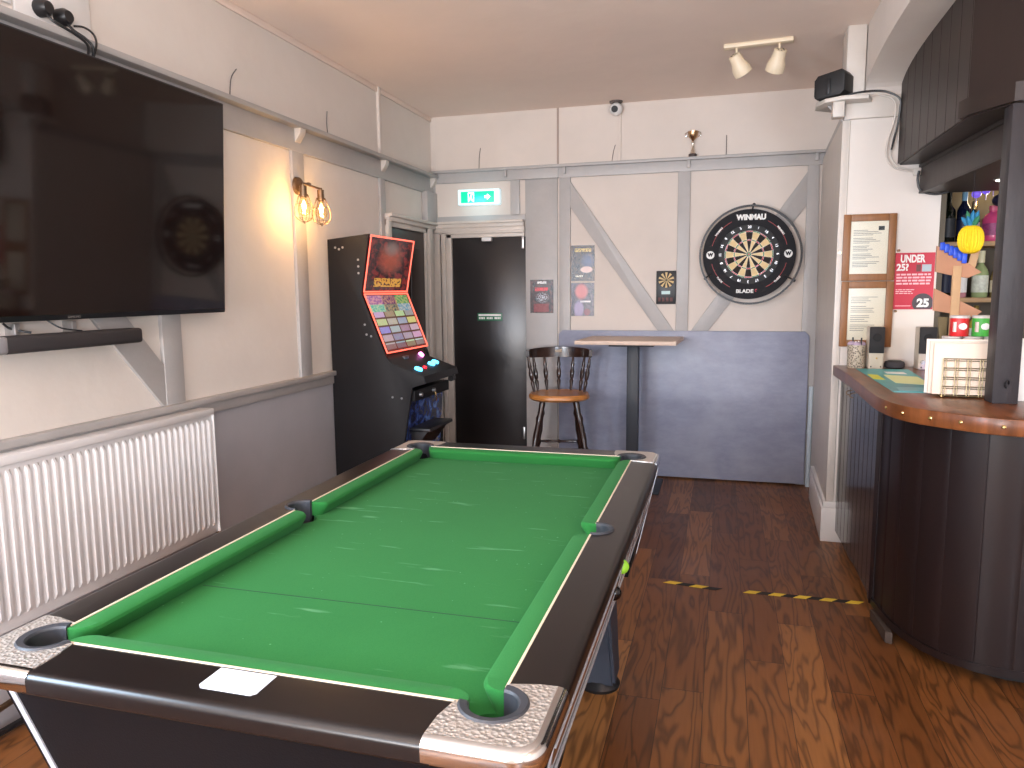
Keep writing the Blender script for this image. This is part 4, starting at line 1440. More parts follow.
ham = hammered_mat()
for sx, sy in corners:
    px, py = sx*(HX-0.006), sy*(HY-0.006)
    base = math.atan2(sy, sx)
    liner(px, py, base-R(128), base+R(128))
    # silver corner casting
    top = [(HX-CC, HY), (HX-CC-0.012, HY+0.05), (HX-CC-0.014, OY-NO)] + [(OX-NO-0.035+0.035*math.sin(R(a)), OY-NO-0.035+0.035*math.cos(R(a))) for a in range(0, 91, 15)] + [(OX-NO, HY-CC-0.014), (HX+0.05, HY-CC-0.012), (HX, HY-CC)]
    hole = [(HX-0.006+0.056*math.cos(R(a)), HY-0.006+0.056*math.sin(R(a))) for a in range(-60, 151, 15)]
    pl_ = [p for p in top] + hole
    o = MB()
    o.prism([(sx*x, sy*y) for x, y in pl_], 'z', TZ-0.04, TZ+0.0025)
    bmesh.ops.triangulate(o.bm, faces=[f for f in o.bm.faces if len(f.verts) > 4])
    cc = o.build('corner_casting', ham, t, ang=40)
    # smooth chrome nosing sweeping round the corner
    path = [(HX-CC-0.014, OY-NO, 0, 1)] + [(OX-NO-0.035+0.035*math.sin(R(a)), OY-NO-0.035+0.035*math.cos(R(a)), math.sin(R(a)), math.cos(R(a))) for a in range(0, 91, 9)] + [(OX-NO, HY-CC-0.014, 1, 0)]
    sec = nosing_pts()
    ns = len(sec)
    vs = [((x+nx*d*1.04)*sx, (y+ny*d*1.04)*sy, TZ+z*1.03+0.0025) for x, y, nx, ny in path for d, z in sec]
    o = MB()
    fs = [(i*ns+j, i*ns+(j+1) % ns, (i+1)*ns+(j+1) % ns, (i+1)*ns+j) for i in range(len(path)-1) for j in range(ns)]
    fs += [tuple(range(ns)), tuple(range(len(path)*ns-1, (len(path)-1)*ns-1, -1))]
    _, f = o._new(vs, fs)
    bmesh.ops.recalc_face_normals(o.bm, faces=f)
    o.build('chrome_nosing', chrome, cc, ang=40)
for s_ in (-1, 1):
    liner(s_*(HX+0.006), 0, (0 if s_ > 0 else PI)-R(98), (0 if s_ > 0 else PI)+R(98), ro=0.052, ri=0.039)

# body: tapered cabinet
zb0, zb1 = 0.61, TZ-0.041
tx, ty = 0.560, 0.972
bx, by = 0.527, 0.939
o = MB()
o.hexa([(-bx, -by, zb0), (bx, -by, zb0), (bx, by, zb0), (-bx, by, zb0), (-tx, -ty, zb1), (tx, -ty, zb1), (tx, ty, zb1), (-tx, ty, zb1)])
o.bm.free()
o = MB()
zs = TZ-0.072
kk = (zs-zb0)/(zb1-zb0)
mx, my = bx+(tx-bx)*kk, by+(ty-by)*kk
o.hexa([(-bx, -by, zb0), (bx, -by, zb0), (bx, by, zb0), (-bx, by, zb0), (-mx, -my, zs), (mx, -my, zs), (mx, my, zs), (-mx, my, zs)])
ix, iy = 0.512, 0.972
for s_ in (-1, 1):
    def q(a, b, c):
        return tuple((s_*x, y, z) for x, y, z in (a, b, c))
    o.hexa([(s_*ix if s_ > 0 else -mx, -my, zs), (mx if s_ > 0 else -ix, -my, zs), (mx if s_ > 0 else -ix, my, zs), (ix if s_ > 0 else -mx, my, zs),
            (ix if s_ > 0 else -tx, -ty, zb1), (tx if s_ > 0 else -ix, -ty, zb1), (tx if s_ > 0 else -ix, ty, zb1), (ix if s_ > 0 else -tx, ty, zb1)])
    ya, yb = (my-0.004, my) if s_ > 0 else (-my, -my+0.004)
    yc, yd = (ty-0.004, ty) if s_ > 0 else (-ty, -ty+0.004)
    o.hexa([(-mx, ya, zs), (mx, ya, zs), (mx, yb, zs), (-mx, yb, zs), (-tx, yc, zb1), (tx, yc, zb1), (tx, yd, zb1), (-tx, yd, zb1)])
o.build('cabinet', tbody, t)
# end sections carried lower on the same slope, and the recessed floor pan between them
for sy in (-1, 1):
    o = MB()
    za = 0.42
    k = (bx-tx)/(zb0-zb1)
    cx_, cy_ = bx-k*(zb0-za), by-k*(zb0-za)
    ya, yb = sorted((sy*cy_, sy*0.62))
    yc, yd = sorted((sy*by, sy*0.62))
    o.hexa([(-cx_, ya, za), (cx_, ya, za), (cx_, yb, za), (-cx_, yb, za), (-bx, yc, zb0), (bx, yc, zb0), (bx, yd, zb0), (-bx, yd, zb0)])
    o.build('end_section', tbody, t)
MB().box((-0.36, -0.63, 0.46), (0.36, 0.63, 0.61)).build('floor_pan', tbody, t)


def onside(y, z, s_=1, off=0.0):
    """point on the sloping long side"""
    k = (z-zb0)/(zb1-zb0)
    return Vector((s_*(bx+(tx-bx)*k+off), y, z))


def onend(x, z, s_=-1, off=0.0):
    k = (z-zb0)/(zb1-zb0)
    return Vector((x, s_*(by+(ty-by)*k+off), z))


stripe = mat('silver_stripe', srgb(206, 208, 216), 0.25, 0.3)


def strip(parent, p, q, wv, th, name, m_):
    """thin raised strip from p to q with width vector wv"""
    o = MB()
    p, q, wv = Vector(p), Vector(q), Vector(wv)
    nrm = (q-p).cross(wv).normalized()*th
    o.hexa([p-nrm, q-nrm, q+wv-nrm, p+wv-nrm, p+nrm, q+nrm, q+wv+nrm, p+wv+nrm])
    bmesh.ops.recalc_face_normals(o.bm, faces=o.bm.faces[:])
    return o.build(name, m_, parent)


# silver edge stripes down the sloping corners
for sx in (-1, 1):
    for sy in (-1, 1):
        kt, kb = 1.0, 0.0
        a = Vector((sx*(tx-0.012), sy*(ty+0.001), zb1))
        b = Vector((sx*(bx-0.012), sy*(by+0.001), zb0))
        b = a+(b-a)*((zb1-0.42)/(zb1-zb0))
        strip(t, a, b, (-sx*0.014, 0, 0), 0.002, 'edge_stripe', stripe)
        a = Vector((sx*(tx+0.001), sy*(ty-0.012), zb1))
        b = Vector((sx*(bx+0.001), sy*(by-0.012), zb0))
        b = a+(b-a)*((zb1-0.42)/(zb1-zb0))
        strip(t, a, b, (0, -sy*0.012, 0), 0.002, 'edge_stripe', stripe)
# long chrome strips and the ball window of the right side
for s_ in (-1, 1):
    for z, h_ in ((0.742, 0.006), (0.712, 0.016), (0.690, 0.004), (0.618, 0.006)):
        strip(t, onside(-0.93, z, s_, 0.002), onside(-0.16 if z > 0.65 else 0.93, z, s_, 0.002), (0, 0, h_), 0.003, 'side_strip', stripe if h_ < 0.01 else chrome)
win = MB()
p0, p1 = onside(-0.14, 0.635, 1, 0.004), onside(0.80, 0.635, 1, 0.004)
p2, p3 = onside(0.80, 0.745, 1, 0.004), onside(-0.14, 0.745, 1, 0.004)
win.card([p0, p1, p2, p3], 0.006)
m_, nt, b = nm('ball_window_pattern')
vo = N(nt, 'ShaderNodeTexVoronoi', ins={'Scale': 14.0})
tc = N(nt, 'ShaderNodeTexCoord')
nt.links.new(tc.outputs['Object'], vo.inputs[0])
nt.links.new(ramp(nt, vo.outputs['Distance'], [(0.25, srgb(236, 238, 242)), (0.5, srgb(120, 122, 130))]), b.inputs['Base Color'])
b.inputs['Roughness'].default_value = 0.2
win.build('ball_window', [chrome, m_], t)
tag(MB().ball((TX+0.553, 1.93, 0.728), 0.020).build('pool_ball', mat('ball_lime', srgb(150, 210, 60), 0.1)), 'lime green pool ball showing at the side of the pool table', 'pool ball')
tag(MB().ball((TX+0.545, 1.84, 0.69), 0.020).build('pool_ball', mat('ball_black', srgb(14, 14, 16), 0.1)), 'black pool ball showing at the side of the pool table', 'pool ball')
# legs and feet
for sx, sy in corners:
    a, b = (sx*0.31, sy*0.70), (sx*0.39, sy*0.60)
    o = MB()
    h1, h0 = 0.11, 0.068
    yk = sy*0.66
    o.hexa([(sx*0.385-h0, sy*0.60-h0, 0.03), (sx*0.385+h0, sy*0.60-h0, 0.03), (sx*0.385+h0, sy*0.60+h0, 0.03), (sx*0.385-h0, sy*0.60+h0, 0.03),
            (sx*0.34-h1, sy*0.66-h1, 0.45), (sx*0.34+h1*0.7, sy*0.66-h1, 0.45), (sx*0.34+h1*0.7, sy*0.66+h1, 0.45), (sx*0.34-h1, sy*0.66+h1, 0.45)])
    es = o.bm.edges[:]
    bmesh.ops.bevel(o.bm, geom=es, offset=0.012, segments=2, affect='EDGES')
    lg = o.build('leg', mat('leg_blue_black', srgb(44, 52, 66), 0.45), t)
    MB().lathe([(0.075, 0), (0.078, 0.012), (0.06, 0.034)], (sx*0.385, sy*0.60, 0), 24).build('foot', black, lg)
# white sticker
o = MB()
sx0, sx1, sy0, sy1 = -0.052, 0.062, -HY-0.075, -HY-0.008
rr_ = 0.008
pl_ = [(sx1-rr_, sy0), (sx1, sy0+rr_), (sx1, sy1), (sx0, sy1), (sx0, sy0+rr_), (sx0+rr_, sy0)]
o.prism(pl_, 'z', TZ, TZ+0.0012)
st_ = o.build('sticker', mat('sticker_white', srgb(216, 218, 228), 0.4), t)
st_['label'] = 'blank white sticker on the near end rail'

# ================================================================ FLOOR TAPE
def tape(x0, y0, x1, y1, n_, label, missing=()):
    t_ = thing('floor_tape', label, 'floor tape', (0, 0, 0))
    d = Vector((x1-x0, y1-y0, 0))
    L_ = d.length
    d.normalize()
    pw = Vector((-d.y, d.x, 0))*0.034
    for k in range(n_):
        if k in missing:
            continue
        a = Vector((x0, y0, 0.0008))+d*(L_*k/n_)
        b_ = a+d*(L_/n_)
        sh = d*0.03
        o = MB()
        o.hexa([a, b_, b_+pw+sh, a+pw+sh, a+Vector((0, 0, .0012)), b_+Vector((0, 0, .0012)), b_+pw+sh+Vector((0, 0, .0012)), a+pw+sh+Vector((0, 0, .0012))])
        o.build('yellow_patch' if k % 2 == 0 else 'black_patch', hazard_y if k % 2 == 0 else hazard_k, t_)
    return t_


tape(-0.265, 3.655, -0.01, 3.62, 4, 'short left length of worn yellow and black hazard tape on the floor')
tape(0.12, 3.625, 0.635, 3.622, 9, 'longer right length of yellow and black hazard tape reaching the bar foot')

# ================================================================ STUB WALL THINGS
# framed notices
def notice(x0, x1, z0, z1, label, lines, logo):
    t_ = thing('picture_frame', label, 'framed notice', ((x0+x1)/2, 4.55, z0))
    w_, h_ = (x1-x0)/2, z1-z0
    fw_ = 0.038
    o = MB()
    o.box((-w_, -0.022, 0), (-w_+fw_, -0.001, h_), 0.003)
    o.box((w_-fw_, -0.022, 0), (w_, -0.001, h_), 0.003)
    o.box((-w_+fw_, -0.022, 0), (w_-fw_, -0.001, fw_), 0.003)
    o.box((-w_+fw_, -0.022, h_-fw_), (w_-fw_, -0.001, h_), 0.003)
    o.build('frame', frame_wood, t_)
    sh = MB().box((-w_+fw_, -0.009, fw_), (w_-fw_, -0.004, h_-fw_)).build('notice_sheet', mat('notice_paper', srgb(226, 214, 196), 0.35, var=0.02), t_)
    o = MB()
    z = h_-fw_-0.05
    random.seed(len(label))
    for k in range(lines):
        ww = random.uniform(0.45, 0.95)*(2*w_-2*fw_-0.04)
        if k % 5 != 4:
            o.box((-w_+fw_+0.015, -0.0102, z), (-w_+fw_+0.015+ww, -0.0085, z+0.0028))
        z -= (h_-2*fw_-0.08)/lines
    o.build('printed_line', greyink, sh)
    if logo:
        MB().box((w_-fw_-0.05, -0.0102, h_-fw_-0.05), (w_-fw_-0.02, -0.0085, h_-fw_-0.028)).build('printed_logo', ink, sh)
    gl = MB().box((-w_+fw_, -0.0135, fw_), (w_-fw_, -0.0115, h_-fw_)).build('glazing', clear_glass, t_)
    return t_


notice(0.621, 0.888, 1.503, 1.866, 'upper of the two wooden framed typed notices on the white stub wall', 24, True)
notice(0.624, 0.890, 1.137, 1.500, 'lower of the two wooden framed typed notices, behind the small speaker', 20, False)
for (x, z, lab) in ((0.607, 1.66, 'brass screw in the edge of the wall left of the upper frame'), (0.905, 1.665, 'small screw right of the upper wooden frame'), (0.905, 1.335, 'small screw right of the lower wooden frame')):
    tag(MB().cyl((x, 4.552, z), (x, 4.53, z), 0.007, 10).build('screw', brass if x < 0.7 else bronze), lab, 'screw')
# age poster
t = thing('age_poster', 'red and white UNDER 25? age-check poster on the stub wall', 'poster', (0.99, 4.548, 1.50))
MB().box((-0.098, -0.003, -0.155), (0.098, 0, 0.152)).build('sheet', redm, t)
text('lettering', 'UNDER', 0.056, (-0.012, -0.004, 0.118), FACE, white_m, t, 0.0005, 0.64, 0.0022)
text('lettering', '25?', 0.050, (-0.060, -0.004, 0.072), FACE, white_m, t, 0.0005, 0.9, 0.002)
text('lettering', '25', 0.060, (0.050, -0.005, -0.122), FACE, white_m, t, 0.0005, 1.0, 0.003)
o = MB()
o.ring((0.048, 0, -0.12), 0.0001, 0.052, -0.0042, -0.0025, seg=30)
for v in o.bm.verts:
    if v.co.z < -0.153:
        v.co.z = -0.153
    if v.co.x > 0.097:
        v.co.x = 0.097
o.build('grey_disc', mat('poster_grey', srgb(70, 62, 68), 0.5), t)
o = MB()
random.seed(3)
for k in range(4):
    x = -0.088
    zz = 0.030-0.0165*k
    while x < 0.075:
        w_ = random.uniform(0.012, 0.034)
        o.box((x, -0.0042, zz), (min(x+w_, 0.085), -0.0025, zz+0.009))
        x += w_+0.005
o.build('printed_line', mat('poster_print', srgb(240, 190, 196), 0.5), t)
o = MB()
for k in range(3):
    x = -0.088
    zz = -0.050-0.010*k
    while x < -0.01:
        w_ = random.uniform(0.008, 0.02)
        o.box((x, -0.0042, zz), (x+w_, -0.0025, zz+0.0045))
        x += w_+0.004
o.build('printed_line', mat('poster_print', srgb(240, 190, 196), 0.5), t)
o = MB()
o.box((-0.088, -0.0042, -0.138), (-0.01, -0.0025, -0.134))
o.build('printed_line', mat('poster_print', srgb(240, 190, 196), 0.5), t)
MB().box((0.008, -0.0045, 0.05), (0.03, -0.0025, 0.088)).build('photo_print', mat('print_brown', srgb(110, 60, 60), 0.5), t)
MB().box((0.036, -0.0045, 0.05), (0.082, -0.0025, 0.088)).build('card_print', mat('print_blue', srgb(176, 190, 196), 0.5), t)

# corner shelf with loudspeaker
t = thing('corner_shelf', 'small white shelf on the wall corner under the arch', 'shelf', (0.60, 4.55, 2.455))
MB().prism([(-0.02, 0.20), (-0.14, 0.10), (-0.145, 0.0), (-0.11, -0.085), (-0.02, -0.135), (0.10, -0.12), (0.135, -0.02), (0.0, -0.022), (0.0, 0.20)], 'z', 0.0, 0.022, 0.004).build('shelf_board', trimw, t)
MB().prism([(-0.008, 0.0), (-0.008, -0.09), (-0.09, 0.0)], 'y', -0.012, 0.006, 0.002).build('bracket', grey, t)
MB().box((-0.07, -0.10, -0.08), (-0.012, -0.03, 0.0), 0.004).build('bracket', trimw, t)
t = thing('loudspeaker', 'black wedge loudspeaker on the corner shelf under the ceiling', 'loudspeaker', (0.545, 4.52, 2.478), rz=R(-28))
o = MB()
o.prism([(-0.085, 0.012), (-0.085, 0.105), (-0.070, 0.125), (0.055, 0.142), (0.075, 0.118), (0.075, 0.03), (0.055, 0.010), (-0.07, 0.0)], 'y', -0.07, 0.06, 0.008)
o.build('speaker_case', mat('speaker_black', srgb(22, 20, 21), 0.6), t)
MB().box((-0.091, -0.058, 0.02), (-0.084, 0.048, 0.108), 0.003).build('grille', black_matte, t)
MB().box((-0.02, -0.078, 0.02), (0.0, -0.068, 0.10), 0.002).build('trim_line', black, t)
# cables running down the stub wall
cab1 = [(0.62, 4.52, 2.50), (0.70, 4.522, 2.50), (0.775, 4.522, 2.485), (0.83, 4.522, 2.46), (0.845, 4.522, 2.40), (0.835, 4.532, 2.33), (0.815, 4.532, 2.25), (0.812, 4.532, 2.17), (0.85, 4.535, 2.11), (0.93, 4.535, 2.085), (0.985, 4.535, 2.08)]
cab1 = [(x+0.006, y, z) for x, y, z in cab1]
wire(cab1, 'white cable running down the stub wall edge from the loudspeaker', 0.0045, trimw, 'cable', 'cable')
cab2 = [(x+0.019, y-0.005, z+0.004) for x, y, z in cab1[1:-1]]
wire(cab2, 'second pale cable alongside the white one on the stub wall', 0.004, trimw, 'cable', 'cable')
wire([(0.56, 4.50, 2.49), (0.66, 4.50, 2.505), (0.74, 4.512, 2.51), (0.80, 4.512, 2.50), (0.86, 4.50, 2.46), (0.868, 4.51, 2.40), (0.858, 4.525, 2.30), (0.838, 4.525, 2.20)], 'black cable arching from the loudspeaker behind the canopy edge', 0.005, black, 'cable', 'cable')
wire([(0.975, 4.50, 2.08), (0.97, 4.50, 2.03), (0.99, 4.50, 1.975), (1.06, 4.50, 1.955), (1.12, 4.50, 1.965)], 'black cable loop hanging below the canopy', 0.006, black, 'cable', 'cable')
tag(MB().box((0.955, 4.52, 2.06), (0.99, 4.548, 2.10), 0.004).build('cable_clip', trimw), 'pale cable junction block under the canopy end', 'cable clip')

# ================================================================ CEILING SPOTLIGHT
t = thing('ceiling_spotlight', 'cream ceiling bar with two spotlights, unlit', 'spotlight', (0.145, 4.67, ZC), rz=R(-5))
MB().box((-0.19, -0.03, -0.024), (0.19, 0.03, 0), 0.006).build('bar', lamp_cream, t)
for x, dx, dy in ((-0.118, 0.55, 0.55), (0.115, -0.35, 0.65)):
    d = Vector((dx, dy, -1.0)).normalized()
    st = MB().cyl((x, 0, -0.02), (x, 0, -0.075), 0.006, 10).build('stem', lamp_cream, t)
    p = Vector((x, 0, -0.085))-d*0.03
    hd = MB().turned(p, p+d*0.12, [(0, 0.030), (0.02, 0.035), (0.4, 0.038), (0.6, 0.048), (0.8, 0.053), (1.0, 0.053)], 24).build('spot_head', lamp_cream, st)
    MB().turned(p+d*0.115, p+d*0.124, [(0, 0.048), (1, 0.046)], 24).build('bulb_face', mat('reflector', srgb(206, 196, 176), 0.2), hd)
    o = MB()
    q = d.orthogonal().normalized()
    q2 = d.cross(q)
    for k in range(6):
        a = 2*PI*k/6
        c = p-d*0.0005+(q*math.cos(a)+q2*math.sin(a))*0.018
        o.cyl(c-d*0.001, c+d*0.001, 0.004, 8)
    o.build('vent', ink, hd)

# ================================================================ BAR
# counter front: straight boarded run then a curved boarded front
fl = [(0.645, 4.54), (0.660, 3.95), (0.668, 3.50), (0.690, 3.30), (0.730, 3.17), (0.79, 3.06), (0.87, 2.985), (0.97, 2.945), (1.10, 2.93), (1.30, 2.93), (1.8, 2.93)]
# smooth the curve
def smooth(P, it=2):
    for _ in range(it):
        Q = [P[0]]
        for i in range(len(P)-1):
            a, b = P[i], P[i+1]
            Q += [(a[0]*.75+b[0]*.25, a[1]*.75+b[1]*.25), (a[0]*.25+b[0]*.75, a[1]*.25+b[1]*.75)]
        Q.append(P[-1])
        P = Q
    return P


curve = smooth(fl[2:], 2)
t = thing('bar_counter', 'dark brown boarded bar counter with curved front', 'bar counter', (0, 0, 0))


def wallstrip(path, z0, z1, th, name, m_, parent, groove=0.0, pitch=0.1):
    """vertical sheet following path (outer side on the left/front), thickness inwards"""
    # resample
    P = [Vector((a, b, 0)) for a, b in path]
    S = [0]
    for i in range(1, len(P)):
        S.append(S[-1]+(P[i]-P[i-1]).length)

    def at(s):
        for i in range(1, len(P)):
            if s <= S[i]+1e-9:
                k = (s-S[i-1])/max(S[i]-S[i-1], 1e-9)
                return P[i-1].lerp(P[i], k), (P[i]-P[i-1]).normalized()
        return P[-1], (P[-1]-P[-2]).normalized()
    ss = []
    s = 0.0
    L_ = S[-1]
    while s < L_:
        ss.append((s, 0))
        if groove:
            e = min(s+pitch, L_)
            for k in range(1, 4):
                ss.append((s+(e-s)*k/4, 0))
            if e < L_:
                ss.append((e-0.004, 0))
                ss.append((e, groove))
                ss.append((e+0.004, 0))
            s = e+0.0041
            if e >= L_:
                break
        else:
            s += pitch
    ss.append((L_, 0))
    o = MB()
    vs = []
    for s, g in ss:
        p, d = at(min(s, L_))
        nrm = Vector((d.y, -d.x, 0))     # path runs towards camera: outward normal
        q = p - (-nrm)*g*(-1) if False else p
        out = Vector((-nrm.x, -nrm.y, 0))
        # outward = away from the bar's inside, to -x / -y
        if out.x*1.0+out.y*1.0 > 0:
            out = -out
        a = p - out*g
        b_ = p - out*th
        vs += [(a.x, a.y, z0), (b_.x, b_.y, z0), (b_.x, b_.y, z1), (a.x, a.y, z1)]
    n_ = len(ss)
    fs = [(i*4+j, (i+1)*4+j, (i+1)*4+(j+1) % 4, i*4+(j+1) % 4) for i in range(n_-1) for j in range(4)]
    fs += [(0, 1, 2, 3), (n_*4-1, n_*4-2, n_*4-3, n_*4-4)]
    _, f = o._new(vs, fs)
    bmesh.ops.recalc_face_normals(o.bm, faces=f)
    return o.build(name, m_, parent, ang=25)


wallstrip(fl[:3], 0.07, 0.972, 0.03, 'boarded_side', mat('bar_side_gloss', srgb(40, 34, 37), 0.16), t, 0.002, 0.095)
wallstrip([(x+0.004, y) for x, y in curve], 0.07, 0.972, 0.03, 'boarded_front', darkpaint2, t, 0.0015, 0.12)
wallstrip([(x+0.0-0.006, y-0.004) for x, y in ([(0.666, 3.58)]+curve)], 0.055, 0.085, 0.02, 'bottom_moulding', darkpaint2, t)
wallstrip([(x+0.07, min(y+0.09, 4.50)) for x, y in fl], 0.0, 0.07, 0.03, 'plinth', black_matte, t)
MB().prism([(0.655, 3.515), (0.675, 3.50), (0.685, 3.53), (0.665, 3.545)], 'z', 0.055, 0.972, 0.002).build('corner_batten', darkpaint2, t)
MB().prism([(0.655, 3.46), (0.66, 3.43), (0.675, 3.24), (0.70, 3.23), (0.69, 3.46)], 'z', 0.0, 0.05, 0.002).build('foot_block', mat('raw_wood', srgb(64, 50, 42), 0.7), t)
# small hook on the side panel
MB().tube([(0.640, 4.10, 0.945), (0.615, 4.10, 0.94), (0.612, 4.10, 0.925), (0.625, 4.10, 0.92)], 0.003, 6).build('hook', bronze, t)
MB().tube([(0.642, 4.00, 0.945), (0.617, 4.00, 0.94), (0.614, 4.00, 0.925), (0.627, 4.00, 0.92)], 0.003, 6).build('hook', bronze, t)

# worktop
ed = [(0.600, 4.545), (0.612, 4.00), (0.600, 3.40), (0.602, 3.22), (0.637, 3.035), (0.707, 2.935), (0.783, 2.87), (0.87, 2.80), (0.96, 2.775), (1.10, 2.76), (1.8, 2.76)]
ed = [ed[0], ed[1], ed[2]] + smooth(ed[2:], 2)[1:]
inner_ = [(1.8, 3.35), (1.45, 3.35), (1.30, 3.42), (1.20, 3.60), (1.16, 3.9), (1.15, 4.545)]
t = thing('bar_worktop', 'polished brown wooden bar top with studded front edge', 'bar top', (0, 0, 0))
o = MB()
o.prism(ed+inner_, 'z', 0.972, 1.03, 0.004)
bmesh.ops.triangulate(o.bm, faces=[f for f in o.bm.faces if len(f.verts) > 4])
o.build('top', copper_wood, t, ang=30)
for (x, y) in ((0.605, 3.17), (0.640, 3.022), (0.706, 2.925), (0.795, 2.848), (0.895, 2.782), (1.02, 2.76)):
    best = min(range(len(ed)), key=lambda i: (ed[i][0]-x)**2+(ed[i][1]-y)**2)
    i = max(1, min(len(ed)-2, best))
    d = Vector((ed[i+1][0]-ed[i-1][0], ed[i+1][1]-ed[i-1][1], 0)).normalized()
    nn_ = Vector((d.y, -d.x, 0))
    if nn_.x+nn_.y > 0:
        nn_ = -nn_
    p = Vector((ed[i][0], ed[i][1], 1.002))
    MB().turned(p-nn_*0.002, p+nn_*0.006, [(0, 0.0075), (0.5, 0.0075), (1, 0.003)], 14).build('stud', brass, t)

# post on the bar
t = thing('bar_post', 'square dark painted timber post standing on the bar top', 'post', (1.017, 3.195, 1.03))
MB().box((-0.043, -0.045, 0), (0.043, 0.045, 1.088), 0.003).build('timber', post_m, t)
MB().tube([(0.0, -0.045, 0.06), (-0.008, -0.055, 0.075), (0.0, -0.06, 0.09), (0.008, -0.05, 0.075)], 0.003, 6).build('hook', black, t)

# canopy over the bar: boarded face, stepped bulkhead
t = thing('bar_canopy', 'dark brown boarded canopy hanging over the bar', 'canopy', (0, 0, 0))
cpath = [(0.872, 4.52), (0.885, 3.36), (1.0, 3.14), (1.9, 3.12)]
wallstrip(cpath[:2], 2.124, ZC, 0.03, 'boarded_side', darkpaint, t, 0.003, 0.14)
wallstrip(cpath[1:3], 2.124, ZC, 0.03, 'boarded_front', darkpaint, t)
wallstrip(cpath[2:], 2.124, ZC, 0.03, 'boarded_front', darkpaint, t, 0.003, 0.14)
wallstrip([(0.868, 3.42), (0.868, 3.35), (0.99, 3.12), (1.9, 3.10)], 2.124, 2.19, 0.02, 'moulding', darkpaint, t)
MB().prism([(0.888, 4.545), (0.888, 3.37), (1.0, 3.145), (1.9, 3.125), (1.9, 4.545)], 'z', 2.120, 2.135).build('upper_soffit', darkpaint, t)
wallstrip([(0.99, 4.545), (1.035, 3.40), (1.075, 3.26), (1.9, 3.24)], 1.972, 2.121, 0.02, 'lower_fascia', darkpaint, t)
MB().prism([(0.988, 4.545), (1.033, 3.405), (1.073, 3.265), (1.9, 3.245), (1.9, 4.545)], 'z', 1.965, 1.975).build('lower_soffit', darkpaint, t)
wallstrip([(0.982, 4.545), (1.027, 3.40), (1.064, 3.27)], 2.10, 2.118, 0.012, 'bead', darkpaint, t)
# recessed downlight in the soffit
t = thing('downlight', 'small round lit downlight under the bar canopy', 'downlight', (1.24, 4.05, 1.965))
MB().lathe([(0.045, -0.006), (0.045, 0.001)], seg=24).build('bezel', steel, t)
MB().lathe([(0.036, -0.009), (0.036, -0.005)], seg=24).build('lens', downlight_m, t)
l = bpy.data.lights.new('downlight_light', 'SPOT')
l.energy = 12
l.color = (1.0, 0.85, 0.65)
l.spot_size = R(120)
l.spot_blend = 0.8
l.shadow_soft_size = 0.03
lo_ = bpy.data.objects.new('downlight_light', l)
C.objects.link(lo_)
lo_.location = (1.24, 4.05, 1.945)

# ================================================================ THINGS ON THE BAR
BZ = 1.03
# pen pot
t = thing('pen_pot', 'patterned round pot of pens and tissue on the bar end', 'pen pot', (0.700, 4.43, BZ))
o = MB()
o.lathe([(0.044, 0), (0.046, 0.005), (0.046, 0.125), (0.042, 0.125), (0.042, 0.01)], seg=28)
m_, nt, b = nm('speckled_pot')
vo = N(nt, 'ShaderNodeTexVoronoi', ins={'Scale': 110.0})
tc = N(nt, 'ShaderNodeTexCoord')
nt.links.new(tc.outputs['Object'], vo.inputs[0])
nt.links.new(ramp(nt, vo.outputs['Distance'], [(0.2, srgb(60, 52, 46)), (0.55, srgb(190, 176, 156))]), b.inputs['Base Color'])
b.inputs['Roughness'].default_value = 0.4
o.build('pot', m_, t)
random.seed(5)
for k in range(6):
    a = k*1.1
    r = 0.022
    MB().cyl((r*math.cos(a), r*math.sin(a), 0.02), (1.3*r*math.cos(a), 1.3*r*math.sin(a), 0.125+0.02*(k % 3)), 0.004, 8).build('pen', [black, white_m, black][k % 3], t)
for k in range(3):
    a = k*2.1+0.4
    MB().ball((0.028*math.cos(a), 0.024*math.sin(a), 0.128), 0.019, (1.2, 1, 0.8)).build('tissue', mat('lilac_tissue', srgb(176, 156, 178), 0.8, bump=0.4, bs=90), t)


def deskspeaker(x, y, label, lit, s_=1.0):
    t_ = thing('desktop_speaker', label, 'computer speaker', (x, y, BZ))
    MB().box((-0.037*s_, -0.05, 0), (0.037*s_, 0.05, 0.225), 0.006).build('speaker_case', mat('speaker_silver', srgb(196, 182, 164), 0.35), t_)
    g = MB().box((-0.0375*s_, -0.056, 0.085), (0.0375*s_, -0.046, 0.227), 0.005).build('grille', mat('speaker_grille', srgb(34, 32, 34), 0.7, bump=0.3, bs=400), t_)
    MB().turned((0, -0.055, 0.17), (0, -0.0585, 0.17), [(0, 0.022), (1, 0.018)], 20).build('cone', black_matte, g)
    for xx in (-0.024, 0.024):
        MB().turned((xx, -0.05, 0.012), (xx, -0.053, 0.012), [(0, 0.004), (1, 0.003)], 10).build('screw', ink, t_)
    if lit:
        for xx in (-0.018, 0.014):
            MB().turned((xx, -0.05, 0.04), (xx, -0.062, 0.04), [(0, 0.012), (1, 0.010)], 16).build('dial', steel, t_)
        MB().turned((0.012, -0.05, 0.020), (0.012, -0.054, 0.020), [(0, 0.005), (1, 0.004)], 10).build('power_light', led_blue, t_)
    else:
        MB().turned((0.002, -0.05, 0.058), (0.002, -0.053, 0.058), [(0, 0.005), (1, 0.004)], 10).build('badge', brass, t_)
    return t_


